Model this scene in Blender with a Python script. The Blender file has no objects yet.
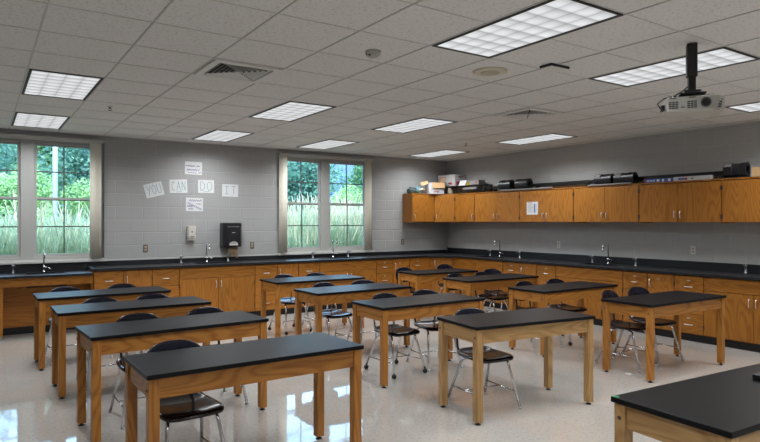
import bpy, bmesh, math, random
from mathutils import Vector, Matrix
from mathutils.geometry import tessellate_polygon
random.seed(7)
sc = bpy.context.scene
COL = sc.collection
PI = math.pi
R = math.radians
H = 2.905            # ceiling height
T = 0.6096           # ceiling tile
GX, GY = -8.1137, -7.7201
XL, YB = -10.6, -12.4   # left wall, near wall

# ------------------------------------------------------------------ materials
def new_mat(name):
    m = bpy.data.materials.new(name); m.use_nodes = True
    nt = m.node_tree; nt.nodes.clear()
    out = nt.nodes.new('ShaderNodeOutputMaterial')
    return m, nt, out
def N(nt, typ, **kw):
    n = nt.nodes.new(typ)
    for k, v in kw.items():
        if k in n.inputs: n.inputs[k].default_value = v
        else: setattr(n, k, v)
    return n
def L(nt, a, b): nt.links.new(a, b)
def pbsdf(nt, out, col, rough=.5, metal=0., spec=.5, ior=1.5, coat=0.):
    p = N(nt, 'ShaderNodeBsdfPrincipled')
    p.inputs['Base Color'].default_value = (*col, 1)
    p.inputs['Roughness'].default_value = rough
    p.inputs['Metallic'].default_value = metal
    p.inputs['Specular IOR Level'].default_value = spec
    p.inputs['IOR'].default_value = ior
    p.inputs['Coat Weight'].default_value = coat
    L(nt, p.outputs[0], out.inputs[0])
    return p
def math_(nt, op, a, b=None):
    n = nt.nodes.new('ShaderNodeMath'); n.operation = op
    for i, v in enumerate((a, b)):
        if v is None: continue
        if isinstance(v, (int, float)): n.inputs[i].default_value = v
        else: L(nt, v, n.inputs[i])
    return n.outputs[0]
def mix(nt, fac, a, b):
    n = nt.nodes.new('ShaderNodeMix'); n.data_type = 'RGBA'
    for i, v in ((0, fac), (6, a), (7, b)):
        if isinstance(v, (int, float)): n.inputs[i].default_value = v
        elif isinstance(v, tuple): n.inputs[i].default_value = (*v[:3], 1)
        else: L(nt, v, n.inputs[i])
    return n.outputs[2]
def ramp(nt, fac, stops):
    n = nt.nodes.new('ShaderNodeValToRGB')
    e = n.color_ramp.elements
    while len(e) < len(stops): e.new(.5)
    for i, (p, c) in enumerate(stops):
        e[i].position = p; e[i].color = (*c, 1) if isinstance(c, tuple) else (c, c, c, 1)
    L(nt, fac, n.inputs[0]); return n.outputs[0]
def bump(nt, p, h, strength=.2, dist=.002):
    b = N(nt, 'ShaderNodeBump', Strength=strength, Distance=dist)
    L(nt, h, b.inputs['Height']); L(nt, b.outputs[0], p.inputs['Normal']); return b
def noise(nt, vec, scale, detail=2., rough=.5):
    n = N(nt, 'ShaderNodeTexNoise', Scale=scale, Detail=detail, Roughness=rough)
    if vec is not None: L(nt, vec, n.inputs['Vector'])
    return n.outputs['Fac']
def objco(nt):
    return nt.nodes.new('ShaderNodeTexCoord').outputs['Object']
def mapping(nt, v, scale=(1, 1, 1), loc=None):
    n = nt.nodes.new('ShaderNodeMapping'); n.inputs['Scale'].default_value = scale
    L(nt, v, n.inputs[0])
    if loc is not None: L(nt, loc, n.inputs['Location'])
    return n.outputs[0]

def simple(name, col, rough=.5, metal=0., spec=.5, var=.08, vscale=30., bumpy=0.):
    m, nt, out = new_mat(name)
    p = pbsdf(nt, out, col, rough, metal, spec)
    v = objco(nt)
    f = noise(nt, v, vscale, 3)
    c = mix(nt, f, tuple(x*(1-var) for x in col), tuple(min(1, x*(1+var)) for x in col))
    L(nt, c, p.inputs['Base Color'])
    if bumpy: bump(nt, p, f, bumpy)
    return m

def wood(name, axis, light, dark, rough=.38, contrast=.75, fig=1.0):
    m, nt, out = new_mat(name)
    p = pbsdf(nt, out, light, rough, spec=.4)
    oi = nt.nodes.new('ShaderNodeObjectInfo')
    rnd = math_(nt, 'MULTIPLY', oi.outputs['Random'], 37.0)
    cmb = nt.nodes.new('ShaderNodeCombineXYZ')
    for i in range(3): L(nt, rnd, cmb.inputs[i])
    g = [3.6, 3.6, 3.6]; g['xyz'.index(axis)] = .55
    v = mapping(nt, objco(nt), tuple(g), cmb.outputs[0])
    base = noise(nt, v, 1.25*fig, 1.5, .4)
    rings = math_(nt, 'SINE', math_(nt, 'MULTIPLY', base, 115.0))
    rings = math_(nt, 'ADD', math_(nt, 'MULTIPLY', rings, .5), .5)
    g2 = [90., 90., 90.]; g2['xyz'.index(axis)] = 3.
    fine = noise(nt, mapping(nt, objco(nt), tuple(g2), cmb.outputs[0]), 1., 3, .6)
    fac = math_(nt, 'ADD', math_(nt, 'MULTIPLY', math_(nt, 'POWER', rings, 1.6), .48), math_(nt, 'MULTIPLY', fine, .72))
    mid = tuple(l*contrast + d*(1-contrast) for l, d in zip(light, dark))
    c = ramp(nt, fac, [(.15, light), (.55, mid), (1.0, dark)])
    tone = math_(nt, 'ADD', .92, math_(nt, 'MULTIPLY', oi.outputs['Random'], .16))
    hsv = N(nt, 'ShaderNodeHueSaturation'); L(nt, c, hsv.inputs['Color']); L(nt, tone, hsv.inputs['Value'])
    L(nt, hsv.outputs[0], p.inputs['Base Color'])
    bump(nt, p, fine, .06)
    return m
OAK_L, OAK_D = (.45, .19, .036), (.25, .085, .013)
PALE_L, PALE_D = (.52, .315, .13), (.33, .18, .06)
WOOD = {}
for ax in 'xyz':
    WOOD['oak', ax] = wood('oak_'+ax, ax, OAK_L, OAK_D)
    WOOD['pale', ax] = wood('pale_oak_'+ax, ax, PALE_L, PALE_D, contrast=.6)
    WOOD['cab', ax] = wood('cabinet_oak_'+ax, ax, (.43, .172, .026), (.27, .09, .011))

M = {}
M['black_top'] = simple('black_resin_top', (.009, .009, .010), .36, spec=.10, var=.05, vscale=60)
M['counter'] = simple('black_epoxy', (.010, .011, .014), .42, spec=.45, var=.04)
M['black_vinyl'] = simple('black_vinyl', (.008, .008, .008), .5)
M['black_metal'] = simple('black_metal', (.01, .01, .011), .42, spec=.5)
M['black_plastic'] = simple('black_plastic', (.013, .013, .016), .3)
M['chair_shell'] = simple('chair_shell', (.008, .008, .017), .2, spec=.34, var=.1)
M['chair_seat'] = simple('chair_seat', (.018, .010, .009), .16, spec=.45, var=.2)
M['chrome'] = simple('chrome', (.62, .62, .64), .16, 1.0, var=.05)
M['steel'] = simple('brushed_steel', (.55, .55, .56), .33, 1.0, var=.05)
M['nickel'] = simple('nickel_handle', (.78, .77, .75), .3, .8, var=.03)
M['hinge'] = simple('hinge_metal', (.12, .085, .06), .45, .6)
M['tap_grey'] = simple('gas_tap_metal', (.30, .31, .32), .4, .8)
M['white_paper'] = simple('white_paper', (.72, .72, .72), .8, var=.03, vscale=8)
M['teal_ink'] = simple('teal_ink', (.10, .32, .36), .8)
M['purple_ink'] = simple('purple_ink', (.05, .06, .25), .8)
M['black_ink'] = simple('black_ink', (.02, .02, .02), .8)
M['red_ink'] = simple('red_ink', (.35, .03, .04), .8)
M['yellow_ink'] = simple('yellow_ink', (.65, .42, .03), .7)
M['blue_ink'] = simple('blue_ink', (.05, .13, .40), .7)
M['frame_white'] = simple('window_frame_paint', (.42, .42, .40), .5, var=.03)
M['sill'] = simple('sill_paint', (.52, .52, .50), .5, var=.04)
M['muntin'] = simple('muntin_bar', (.10, .11, .11), .5)
M['blind'] = simple('blind_vane', (.84, .80, .68), .6, var=.06)
M['headrail'] = simple('blind_headrail', (.48, .47, .44), .45)
M['plastic_white'] = simple('white_plastic', (.58, .56, .50), .4, var=.03)
M['proj_white'] = simple('projector_white', (.50, .485, .44), .45, var=.03)
M['dark_grille'] = simple('dark_grille', (.10, .10, .10), .6)
M['cardboard'] = simple('cardboard', (.50, .31, .15), .85, var=.08)
M['box_white'] = simple('white_card', (.55, .54, .54), .7, var=.04)
M['box_grey'] = simple('grey_card', (.26, .25, .24), .7)
M['bag_teal'] = simple('teal_bag', (.14, .27, .30), .45, var=.5, vscale=18)
M['bag_dark'] = simple('dark_cloth', (.05, .075, .07), .7, var=.5, vscale=25)
M['paper_brown'] = simple('brown_towel', (.50, .36, .24), .85)
M['plate_brown'] = simple('outlet_bronze', (.17, .14, .10), .45, .3)
M['plate_steel'] = simple('outlet_steel', (.78, .77, .74), .45, 0.)
M['ivory'] = simple('outlet_ivory', (.55, .48, .36), .5)
M['vent'] = simple('vent_paint', (.74, .73, .70), .5)
M['vent_dark'] = simple('vent_dark', (.02, .02, .02), .7)
M['speaker_beige'] = simple('speaker_beige', (.66, .61, .47), .6)
M['speaker_inner'] = simple('speaker_grille', (.50, .46, .34), .7, bumpy=.3, vscale=200)
M['detector'] = simple('detector_grey', (.46, .45, .43), .5)
M['tee'] = simple('ceiling_tee', (.57, .56, .54), .5, var=.03)
M['tee_dark'] = simple('light_reveal', (.03, .03, .03), .6)
M['green_tape'] = simple('green_sticker', (.02, .28, .10), .6)
M['grey_slab'] = simple('grey_board', (.24, .23, .215), .6)
M['pole_pale'] = simple('pale_pole', (.55, .60, .68), .6)
M['rubber'] = simple('black_rubber', (.012, .012, .012), .5)

def block_wall(name, col):
    m, nt, out = new_mat(name)
    p = pbsdf(nt, out, col, .55, spec=.3)
    tc = objco(nt)
    # wall coordinates: u = x + y (walls are axis aligned), v = z
    s = nt.nodes.new('ShaderNodeSeparateXYZ'); L(nt, tc, s.inputs[0])
    u = math_(nt, 'ADD', s.outputs[0], s.outputs[1])
    c = nt.nodes.new('ShaderNodeCombineXYZ'); L(nt, u, c.inputs[0]); L(nt, s.outputs[2], c.inputs[1])
    b = N(nt, 'ShaderNodeTexBrick', Scale=1.0)
    b.offset = .5
    b.inputs['Color1'].default_value = (1, 1, 1, 1); b.inputs['Color2'].default_value = (.9, .9, .9, 1)
    b.inputs['Mortar'].default_value = (0, 0, 0, 1)
    b.inputs['Mortar Size'].default_value = .0085; b.inputs['Mortar Smooth'].default_value = .5
    b.inputs['Brick Width'].default_value = .4064; b.inputs['Row Height'].default_value = .2032
    L(nt, c.outputs[0], b.inputs['Vector'])
    fine = noise(nt, tc, 120, 4)
    cc = mix(nt, noise(nt, tc, 5, 3), tuple(x*.95 for x in col), tuple(x*1.05 for x in col))
    cc = mix(nt, math_(nt, 'MULTIPLY', b.outputs['Fac'], .33), cc, tuple(min(1, x*1.3) for x in col))  # joints lightened: the highlight along them is put into the colour
    L(nt, cc, p.inputs['Base Color'])
    h = math_(nt, 'ADD', math_(nt, 'MULTIPLY', b.outputs['Fac'], -1.0), math_(nt, 'MULTIPLY', fine, .15))
    bump(nt, p, h, .7, .006)
    return m
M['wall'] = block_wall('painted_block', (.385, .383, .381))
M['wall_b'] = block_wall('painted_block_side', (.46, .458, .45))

def floor_mat():
    m, nt, out = new_mat('waxed_floor_tile')
    col = (.50, .455, .40)
    p = pbsdf(nt, out, col, .1, spec=.75, ior=1.52)
    tc = objco(nt)
    b = N(nt, 'ShaderNodeTexBrick', Scale=1.0); b.offset = 0
    b.inputs['Brick Width'].default_value = .3048; b.inputs['Row Height'].default_value = .3048
    b.inputs['Mortar Size'].default_value = .0012; b.inputs['Mortar Smooth'].default_value = .3
    b.inputs['Color1'].default_value = (.475, .445, .41, 1); b.inputs['Color2'].default_value = (.50, .468, .43, 1)
    b.inputs['Mortar'].default_value = (.40, .375, .34, 1)
    L(nt, tc, b.inputs['Vector'])
    sp = noise(nt, tc, 44, 4, .7)
    c = mix(nt, ramp(nt, sp, [(.55, 0.), (.66, .75)]), b.outputs['Color'], (.27, .21, .16))
    c = mix(nt, ramp(nt, noise(nt, tc, 38, 3, .6), [(.58, 0.), (.72, .5)]), c, (.66, .62, .57))
    c = mix(nt, math_(nt, 'MULTIPLY', noise(nt, tc, 1.2, 4), .25), c, (.39, .36, .33))
    L(nt, c, p.inputs['Base Color'])
    rg = math_(nt, 'ADD', .018, math_(nt, 'MULTIPLY', noise(nt, tc, 2.2, 3), .05))
    L(nt, rg, p.inputs['Roughness'])
    bump(nt, p, noise(nt, tc, 5.0, 2), .03, .02)
    return m
M['floor'] = floor_mat()

def ceiling_mat():
    m, nt, out = new_mat('acoustic_tile')
    p = pbsdf(nt, out, (.6, .58, .55), .9, spec=.1)
    tc = objco(nt)
    f = noise(nt, tc, 42, 5, .75)
    c = mix(nt, ramp(nt, f, [(.53, 0.), (.66, .85)]), (.80, .785, .76), (.52, .51, .49))
    L(nt, c, p.inputs['Base Color'])
    bump(nt, p, f, .3, .003)
    return m
M['ceiling'] = ceiling_mat()

def diffuser_mat():
    # the lit prismatic lens: three tubes behind it, 4 x 8 lens cells
    m, nt, out = new_mat('lit_lens')
    tc = objco(nt)
    s = nt.nodes.new('ShaderNodeSeparateXYZ'); L(nt, tc, s.inputs[0])
    cx = math_(nt, 'ABSOLUTE', math_(nt, 'SINE', math_(nt, 'MULTIPLY', math_(nt, 'ADD', s.outputs[0], .28), PI/.14)))
    cy = math_(nt, 'ABSOLUTE', math_(nt, 'SINE', math_(nt, 'MULTIPLY', math_(nt, 'ADD', s.outputs[1], .58), PI/.145)))
    cell = math_(nt, 'POWER', math_(nt, 'MULTIPLY', math_(nt, 'POWER', cx, .35), math_(nt, 'POWER', cy, .35)), .8)
    grad = math_(nt, 'FRACT', math_(nt, 'DIVIDE', math_(nt, 'ADD', s.outputs[1], 5.8), .145))
    grad = math_(nt, 'ADD', .72, math_(nt, 'MULTIPLY', grad, .34))
    n = math_(nt, 'ADD', .85, math_(nt, 'MULTIPLY', noise(nt, tc, 7, 2), .3))
    st = math_(nt, 'MULTIPLY', math_(nt, 'ADD', .45, math_(nt, 'MULTIPLY', cell, .62)), math_(nt, 'MULTIPLY', grad, n))
    st = math_(nt, 'MULTIPLY', st, LENS)
    e = N(nt, 'ShaderNodeEmission'); e.inputs[0].default_value = (.97, .985, 1, 1)
    L(nt, st, e.inputs[1]); L(nt, e.outputs[0], out.inputs[0])
    return m
LENS = .84
M['lens'] = diffuser_mat()

def glass_mat():
    m, nt, out = new_mat('window_glass')
    t = N(nt, 'ShaderNodeBsdfTransparent'); t.inputs[0].default_value = (.93, .96, .96, 1)
    g = N(nt, 'ShaderNodeBsdfGlossy'); g.inputs['Roughness'].default_value = .02
    f = N(nt, 'ShaderNodeFresnel', IOR=1.35)
    mx = nt.nodes.new('ShaderNodeMixShader')
    L(nt, f.outputs[0], mx.inputs[0]); L(nt, t.outputs[0], mx.inputs[1]); L(nt, g.outputs[0], mx.inputs[2])
    L(nt, mx.outputs[0], out.inputs[0]); return m
M['glass'] = glass_mat()

def leaf_mat(name, c1, c2):
    m, nt, out = new_mat(name)
    p = pbsdf(nt, out, c1, .6, spec=.25)
    v = nt.nodes.new('ShaderNodeTexCoord').outputs['Object']
    c = mix(nt, ramp(nt, noise(nt, v, 2.3, 4, .7), [(.35, 0.), (.65, 1.)]), c1, c2)
    L(nt, c, p.inputs['Base Color'])
    tr = N(nt, 'ShaderNodeBsdfTranslucent'); L(nt, c, tr.inputs[0])
    mx = nt.nodes.new('ShaderNodeMixShader'); mx.inputs[0].default_value = .35
    L(nt, p.outputs[0], mx.inputs[1]); L(nt, tr.outputs[0], mx.inputs[2]); L(nt, mx.outputs[0], out.inputs[0])
    return m
M['leaf_a'] = leaf_mat('leaf_mid', (.10, .27, .14), (.27, .47, .20))
M['leaf_b'] = leaf_mat('leaf_sky_tint', (.08, .21, .18), (.24, .44, .33))  # blue of the sky showing through is mixed into the leaf colour
M['leaf_c'] = leaf_mat('leaf_light', (.26, .46, .18), (.50, .68, .34))
M['grass'] = leaf_mat('tall_grass', (.22, .33, .19), (.52, .57, .40))
M['plume'] = leaf_mat('grass_plume', (.62, .58, .42), (.75, .70, .55))
M['bark'] = simple('bark', (.12, .09, .07), .9, var=.4, vscale=12)
M['earth'] = simple('lawn', (.10, .17, .06), .95, var=.4, vscale=2)

# ------------------------------------------------------------------ mesh tools
class MB:
    def __init__(s): s.bm = bmesh.new()
    def box(s, x0, x1, y0, y1, z0, z1, mi=0):
        vs = [s.bm.verts.new(p) for p in ((x0,y0,z0),(x1,y0,z0),(x1,y1,z0),(x0,y1,z0),(x0,y0,z1),(x1,y0,z1),(x1,y1,z1),(x0,y1,z1))]
        for f in ((3,2,1,0),(4,5,6,7),(0,1,5,4),(1,2,6,5),(2,3,7,6),(3,0,4,7)):
            fc = s.bm.faces.new([vs[i] for i in f]); fc.material_index = mi
        return s
    def obox(s, c, half, rot, mi=0):   # oriented box
        vs = []
        for z in (-1, 1):
            for x, y in ((-1,-1),(1,-1),(1,1),(-1,1)):
                vs.append(s.bm.verts.new(Vector(c) + rot @ Vector((x*half[0], y*half[1], z*half[2]))))
        for f in ((3,2,1,0),(4,5,6,7),(0,1,5,4),(1,2,6,5),(2,3,7,6),(3,0,4,7)):
            fc = s.bm.faces.new([vs[i] for i in f]); fc.material_index = mi
        return s
    def tube(s, pts, r, seg=8, caps=True, mi=0):
        pts = [Vector(p) for p in pts]; n = len(pts)
        rs = r if isinstance(r, (list, tuple)) else [r]*n
        rings = []; up = None
        for i, p in enumerate(pts):
            d = ((pts[min(i+1, n-1)] - p).normalized() + (p - pts[max(i-1, 0)]).normalized())
            d = d.normalized()
            if up is None: up = Vector((0,0,1)) if abs(d.z) < .9 else Vector((1,0,0))
            a = d.cross(up).normalized(); b = a.cross(d).normalized(); up = b
            rings.append([s.bm.verts.new(p + (a*math.cos(t) + b*math.sin(t))*rs[i]) for t in (2*PI*k/seg for k in range(seg))])
        for i in range(n-1):
            for k in range(seg):
                f = s.bm.faces.new((rings[i][k], rings[i][(k+1)%seg], rings[i+1][(k+1)%seg], rings[i+1][k])); f.smooth = True; f.material_index = mi
        if caps:
            s.bm.faces.new(rings[0][::-1]).material_index = mi; s.bm.faces.new(rings[-1]).material_index = mi
        return s
    def cyl(s, c, r, h, seg=16, axis='z', r2=None, mi=0):
        c = Vector(c); d = {'x': Vector((1,0,0)), 'y': Vector((0,1,0)), 'z': Vector((0,0,1))}[axis]
        return s.tube([c, c + d*h], [r, r if r2 is None else r2], seg, True, mi)
    def lathe(s, prof, c=(0,0,0), seg=20, mi=0):
        c = Vector(c); rings = []
        for r, z in prof:
            rings.append([s.bm.verts.new(c + Vector((max(r, 1e-4)*math.cos(2*PI*k/seg), max(r, 1e-4)*math.sin(2*PI*k/seg), z))) for k in range(seg)])
        for i in range(len(rings)-1):
            for k in range(seg):
                f = s.bm.faces.new((rings[i][k], rings[i][(k+1)%seg], rings[i+1][(k+1)%seg], rings[i+1][k])); f.smooth = True; f.material_index = mi
        s.bm.faces.new(rings[0][::-1]); s.bm.faces.new(rings[-1])
        return s
    def sphere(s, c, r, seg=12):
        bmesh.ops.create_uvsphere(s.bm, u_segments=seg, v_segments=max(6, seg//2), radius=r, matrix=Matrix.Translation(c))
        for f in s.bm.faces: f.smooth = True
        return s
    def poly(s, outer, z0, z1, holes=()):   # extruded polygon with holes
        loops = [outer, *holes]
        flat = [p for l in loops for p in l]
        tris = tessellate_polygon([[Vector((*p, 0)) for p in l] for l in loops])
        top = [s.bm.verts.new((*p, z1)) for p in flat]; bot = [s.bm.verts.new((*p, z0)) for p in flat]
        for t in tris:
            try:
                s.bm.faces.new([top[i] for i in t]); s.bm.faces.new([bot[i] for i in reversed(t)])
            except ValueError: pass
        o = 0
        for l in loops:
            n = len(l)
            for i in range(n):
                a, b = o+i, o+(i+1) % n
                s.bm.faces.new((bot[a], bot[b], top[b], top[a]))
            o += n
        return s
    def quad(s, a, b, c, d, mi=0):
        f = s.bm.faces.new([s.bm.verts.new(p) for p in (a, b, c, d)]); f.material_index = mi; return s
    def ribbon(s, pts, w, y, mi=0, t=.0015):
        # ink stroke: flat ribbon in the local xz plane at depth y (facing -y)
        for a, b in zip(pts, pts[1:]):
            a = Vector((a[0], 0, a[1])); b = Vector((b[0], 0, b[1])); d = (b-a)
            if d.length < 1e-6: continue
            d.normalize(); n = Vector((-d.z, 0, d.x))*w/2; a = a - d*w*.3; b = b + d*w*.3; o = Vector((0, y, 0))
            s.quad(a-n+o, b-n+o, b+n+o, a+n+o, mi)
        return s
    def build(s, name, mats, parent=None, loc=None, bevel=0, smooth=False, recalc=True, segs=2):
        if recalc: bmesh.ops.recalc_face_normals(s.bm, faces=s.bm.faces)
        me = bpy.data.meshes.new(name); s.bm.to_mesh(me); s.bm.free()
        for m in (mats if isinstance(mats, (list, tuple)) else [mats]): me.materials.append(M[m] if isinstance(m, str) else m)
        if smooth:
            for p in me.polygons: p.use_smooth = True
        o = bpy.data.objects.new(name, me); COL.objects.link(o)
        if parent is not None: o.parent = parent
        if loc is not None: o.location = loc
        if bevel:
            b = o.modifiers.new('bevel', 'BEVEL'); b.width = bevel; b.segments = segs; b.limit_method = 'ANGLE'; b.angle_limit = R(40)
        return o
def empty(name, loc=(0,0,0), rz=0, label=None, cat=None, group=None):
    o = bpy.data.objects.new(name, None); COL.objects.link(o)
    o.location = loc; o.rotation_euler = (0, 0, rz); o.empty_display_size = .1
    if label: tag(o, label, cat, group)
    return o
def tag(o, label, cat, group=None):
    o['label'] = label; o['category'] = cat
    if group: o['group'] = group
    return o
def struct(o): o['kind'] = 'structure'; return o
def copy_tree(o, parent=None):
    c = o.copy(); COL.objects.link(c); c.parent = parent
    for ch in list(o.children): copy_tree(ch, c)
    return c
def arc(c, r, a0, a1, n, plane='xz'):
    pts = []
    for i in range(n+1):
        a = a0 + (a1-a0)*i/n; u, v = r*math.cos(a), r*math.sin(a)
        pts.append({'xz': (c[0]+u, c[1], c[2]+v), 'yz': (c[0], c[1]+u, c[2]+v), 'xy': (c[0]+u, c[1]+v, c[2])}[plane])
    return pts

# ------------------------------------------------------------------ the room
struct(MB().box(XL-.2, .2, YB-.2, .2, -.1, 0).build('floor', 'floor'))
# ceiling with the tee grid
struct(MB().box(XL-.2, .2, YB-.2, .2, H+.003, H+.12).build('ceiling', 'ceiling'))
lights_idx = [(0,0),(0,-6),(4,-6),(7,-6),(11,-6),(4,0),(7,0),(11,0),(11,6),(7,6),(11,10),(4,6),(7,10),(4,10),(0,6),(0,10)]
mb = MB()
nx0, nx1 = math.ceil((XL-GX)/T), math.floor((0-GX)/T)
ny0, ny1 = math.ceil((YB-GY)/T), math.floor((0-GY)/T)
W2_ = .0036
def clear_of_lights(vertical, i, j):
    for (a, b) in lights_idx:
        if vertical: # line x index i, between j and j+1
            pass
        else:        # line y index j between i and i+1: the middle line of a light is not there
            if i == a and j == b+1: return False
    return True
for i in range(nx0, nx1+1):
    x = GX+i*T; mb.box(x-W2_*1.5, x+W2_*1.5, YB, 0, H-.003, H+.004)
for j in range(ny0, ny1+1):
    y = GY+j*T
    for i in range(nx0-1, nx1+1):
        if not clear_of_lights(False, i, j): continue
        x0 = max(XL, GX+i*T+W2_*1.5); x1 = min(0, GX+(i+1)*T-W2_*1.5)
        mb.box(x0, x1, y-W2_, y+W2_, H-.0005, H+.004)
struct(mb.build('trim_1', 'tee'))
# wall angle round the ceiling edge
mb = MB()
mb.box(XL, -.022, -.022, -.0005, H-.003, H+.002); mb.box(-.022, -.0005, YB, -.0005, H-.003, H+.002)
struct(mb.build('trim_2', 'tee'))

# walls. far wall (y=0..0.2) with two window openings
WIN = [(-8.93, -6.87), (-3.965, -1.955)]     # wall openings in x
Z0, Z1 = 1.005, 2.80
mb = MB()
xs = [XL-.2, WIN[0][0], WIN[0][1], WIN[1][0], WIN[1][1], .2]
for k in range(0, 5, 2): mb.box(xs[k], xs[k+1], 0, .2, 0, H+.1)
for a, b in WIN:
    mb.box(a, b, 0, .2, 0, Z0); mb.box(a, b, 0, .2, Z1, H+.1)
struct(mb.build('wall_far', 'wall'))
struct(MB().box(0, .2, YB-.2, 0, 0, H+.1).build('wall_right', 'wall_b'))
struct(MB().box(XL-.2, XL, YB-.2, 0, 0, H+.1).build('wall_left', 'wall'))
struct(MB().box(XL, 0, YB-.2, YB, 0, H+.1).build('wall_near', 'wall'))
# pale ledge along the far wall over the splash
struct(MB().box(WIN[0][1]+.02, WIN[1][0]-.02, -.012, -.0005, .988, 1.012).build('trim_3', 'sill'))

def window(name, x0, x1, glass_x):
    root = bpy.data.objects.new(name, None); COL.objects.link(root); struct(root)
    root.location = ((x0+x1)/2, 0, Z0)
    cx = (x0+x1)/2; gz0, gz1, meet = 1.115, 2.71, 1.925
    def bx(mb, a, b, y0, y1, c, d): mb.box(a-cx, b-cx, y0, y1, c-Z0, d-Z0)
    (la, lb), (ra, rb) = glass_x
    mb = MB()
    # outer frame + centre mullion
    bx(mb, x0, la-.035, .045, .17, Z0+.03, Z1); bx(mb, rb+.035, x1, .045, .17, Z0+.03, Z1)
    bx(mb, lb+.035, ra-.035, .045, .17, Z0+.03, Z1)
    bx(mb, la-.035, lb+.035, .045, .17, gz1+.03, Z1); bx(mb, ra-.035, rb+.035, .045, .17, gz1+.03, Z1)
    bx(mb, la-.035, lb+.035, .045, .17, Z0+.03, gz0-.045); bx(mb, ra-.035, rb+.035, .045, .17, Z0+.03, gz0-.045)
    fr = mb.build('window_frame', 'frame_white', root, bevel=.004)
    for a, b in glass_x:
        m2 = MB()   # sashes: upper behind, lower in front
        for (z0, z1, yo) in ((meet-.02, gz1+.03, .105), (gz0-.045, meet+.025, .075)):
            bx(m2, a-.035, a, yo, yo+.03, z0, z1); bx(m2, b, b+.035, yo, yo+.03, z0, z1)
            bx(m2, a, b, yo, yo+.03, z1-.032, z1); bx(m2, a, b, yo, yo+.03, z0, z0+.044)
        m2.build('sash', 'frame_white', root)
        m4 = MB()
        for (z0, z1, yo) in ((meet+.024, gz1-.002, .115), (gz0, meet-.007, .085)):
            bx(m4, (a+b)/2-.009, (a+b)/2+.009, yo, yo+.01, z0, z1)
            zc = (z0+z1)/2; bx(m4, a, (a+b)/2-.009, yo, yo+.01, zc-.009, zc+.009); bx(m4, (a+b)/2+.009, b, yo, yo+.01, zc-.009, zc+.009)
        m4.build('muntins', 'muntin', root)
        m3 = MB()
        bx(m3, a, b, .122, .125, meet+.024, gz1-.002); bx(m3, a, b, .092, .095, gz0, meet-.007)
        m3.build('pane', 'glass', root)
    m5 = MB(); bx(m5, x0-.04, x1+.04, -.05, .0, Z0-.022, Z0+.012); bx(m5, x0+.001, x1-.001, .0, .045, Z0+.0005, Z0+.03)
    m5.build('window_sill', 'sill', root, bevel=.004)
    return root
window('window_1', *WIN[0], ((-8.72, -8.007), (-7.765, -7.05)))
window('window_2', *WIN[1], ((-3.82, -3.112), (-2.862, -2.10)))

def blind(x0, x1, stacks, label):
    root = empty('vertical_blind', ((x0+x1)/2, 0, 0), 0, label, 'blind')
    cx = (x0+x1)/2
    MB().box(x0-cx, x1-cx, -.085, -.045, 2.775, 2.835).box(x0-cx, x1-cx, -.10, -.085, 2.79, 2.825).build('headrail', 'headrail', root, bevel=.006)
    mb = MB()
    for k in range(4):
        xx = x0 + .1 + (x1-x0-.2)*k/3
        mb.box(xx-cx-.02, xx-cx+.02, -.07, -.0005, 2.836, 2.852)
    mb.build('bracket', 'headrail', root)
    for s0, s1 in stacks:
        n = 9
        for k in range(n):
            x = s0 + (s1-s0)*(k+.5)/n - cx
            m2 = MB()
            rows = 6; w = .044
            rot = R(-38 + 4*math.sin(k*2.1)) if (s0-cx) < 0 else R(-32 + 4*math.sin(k*2.1))
            ca, sa = math.cos(rot), math.sin(rot)
            prev = None
            for t in range(5):
                u = -1+2*t/4; bow = .007*(1-u*u)
                px, py = x + ca*u*w - sa*bow, -.066 + sa*u*w*.8 - ca*bow
                cur = (px, py)
                if prev: m2.quad((*prev, 1.03), (*cur, 1.03), (*cur, 2.775), (*prev, 2.775))
                prev = cur
            o = m2.build('vane', 'blind', root, smooth=True, recalc=False)
            sm = o.modifiers.new('thick', 'SOLIDIFY'); sm.thickness = .0016
    xw = stacks[-1][1] + .012 - cx
    MB().tube([(xw, -.075, 2.775), (xw, -.075, 1.35)], .005, 6).cyl((xw, -.075, 1.15), .009, .2, 8).build('wand', 'plastic_white', root)
    return root
blind(-8.98, -6.905, [(-8.93, -8.84), (-7.045, -6.955)], 'grey vertical blind drawn open on the window at the left edge of the photo')
blind(-3.995, -1.99, [(-3.955, -3.87), (-2.135, -2.05)], 'grey vertical blind drawn open to both sides of the window over the middle sink')

# ------------------------------------------------------------------ ceiling fixtures
LAMP_W = 28.0
def ceiling_light(i, j, label):
    x, y = GX+(i+.5)*T, GY+(j+1)*T
    root = empty('ceiling_light', (x, y, H-.004), 0, label, 'ceiling light', 'recessed ceiling lights')
    a, b = T/2-.012, T-.012
    mb = MB()
    e1, e2 = .022, .016
    mb.box(-a, -a+e1, -b, b, -.003, .006); mb.box(a-e1, a, -b, b, -.003, .006)
    mb.box(-a+e1, a-e1, -b, -b+e2, -.003, .006); mb.box(-a+e1, a-e1, b-e2, b, -.003, .006)
    mb.build('frame', 'tee_dark', root)
    bm = MB(); hx, hy = a-e1, b-e2; nx, ny = 16, 32
    g = [[bm.bm.verts.new((-hx+2*hx*u/nx, -hy+2*hy*v/ny, .004-.006*abs(math.sin(PI*u/4)*math.sin(PI*v/4))**.6)) for v in range(ny+1)] for u in range(nx+1)]
    for u in range(nx):
        for v in range(ny): bm.bm.faces.new((g[u][v], g[u][v+1], g[u+1][v+1], g[u+1][v]))
    bm.build('diffuser', 'lens', root, smooth=True)
    ld = bpy.data.lights.new('lamp', 'AREA'); ld.shape = 'RECTANGLE'; ld.size = 2*hx; ld.size_y = 2*hy
    ld.energy = LAMP_W; ld.color = (.94, .975, 1.0); ld.spread = R(150)
    lo = bpy.data.objects.new('lamp', ld); COL.objects.link(lo); lo.parent = root; lo.location = (0, 0, -.008)
    return root
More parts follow.
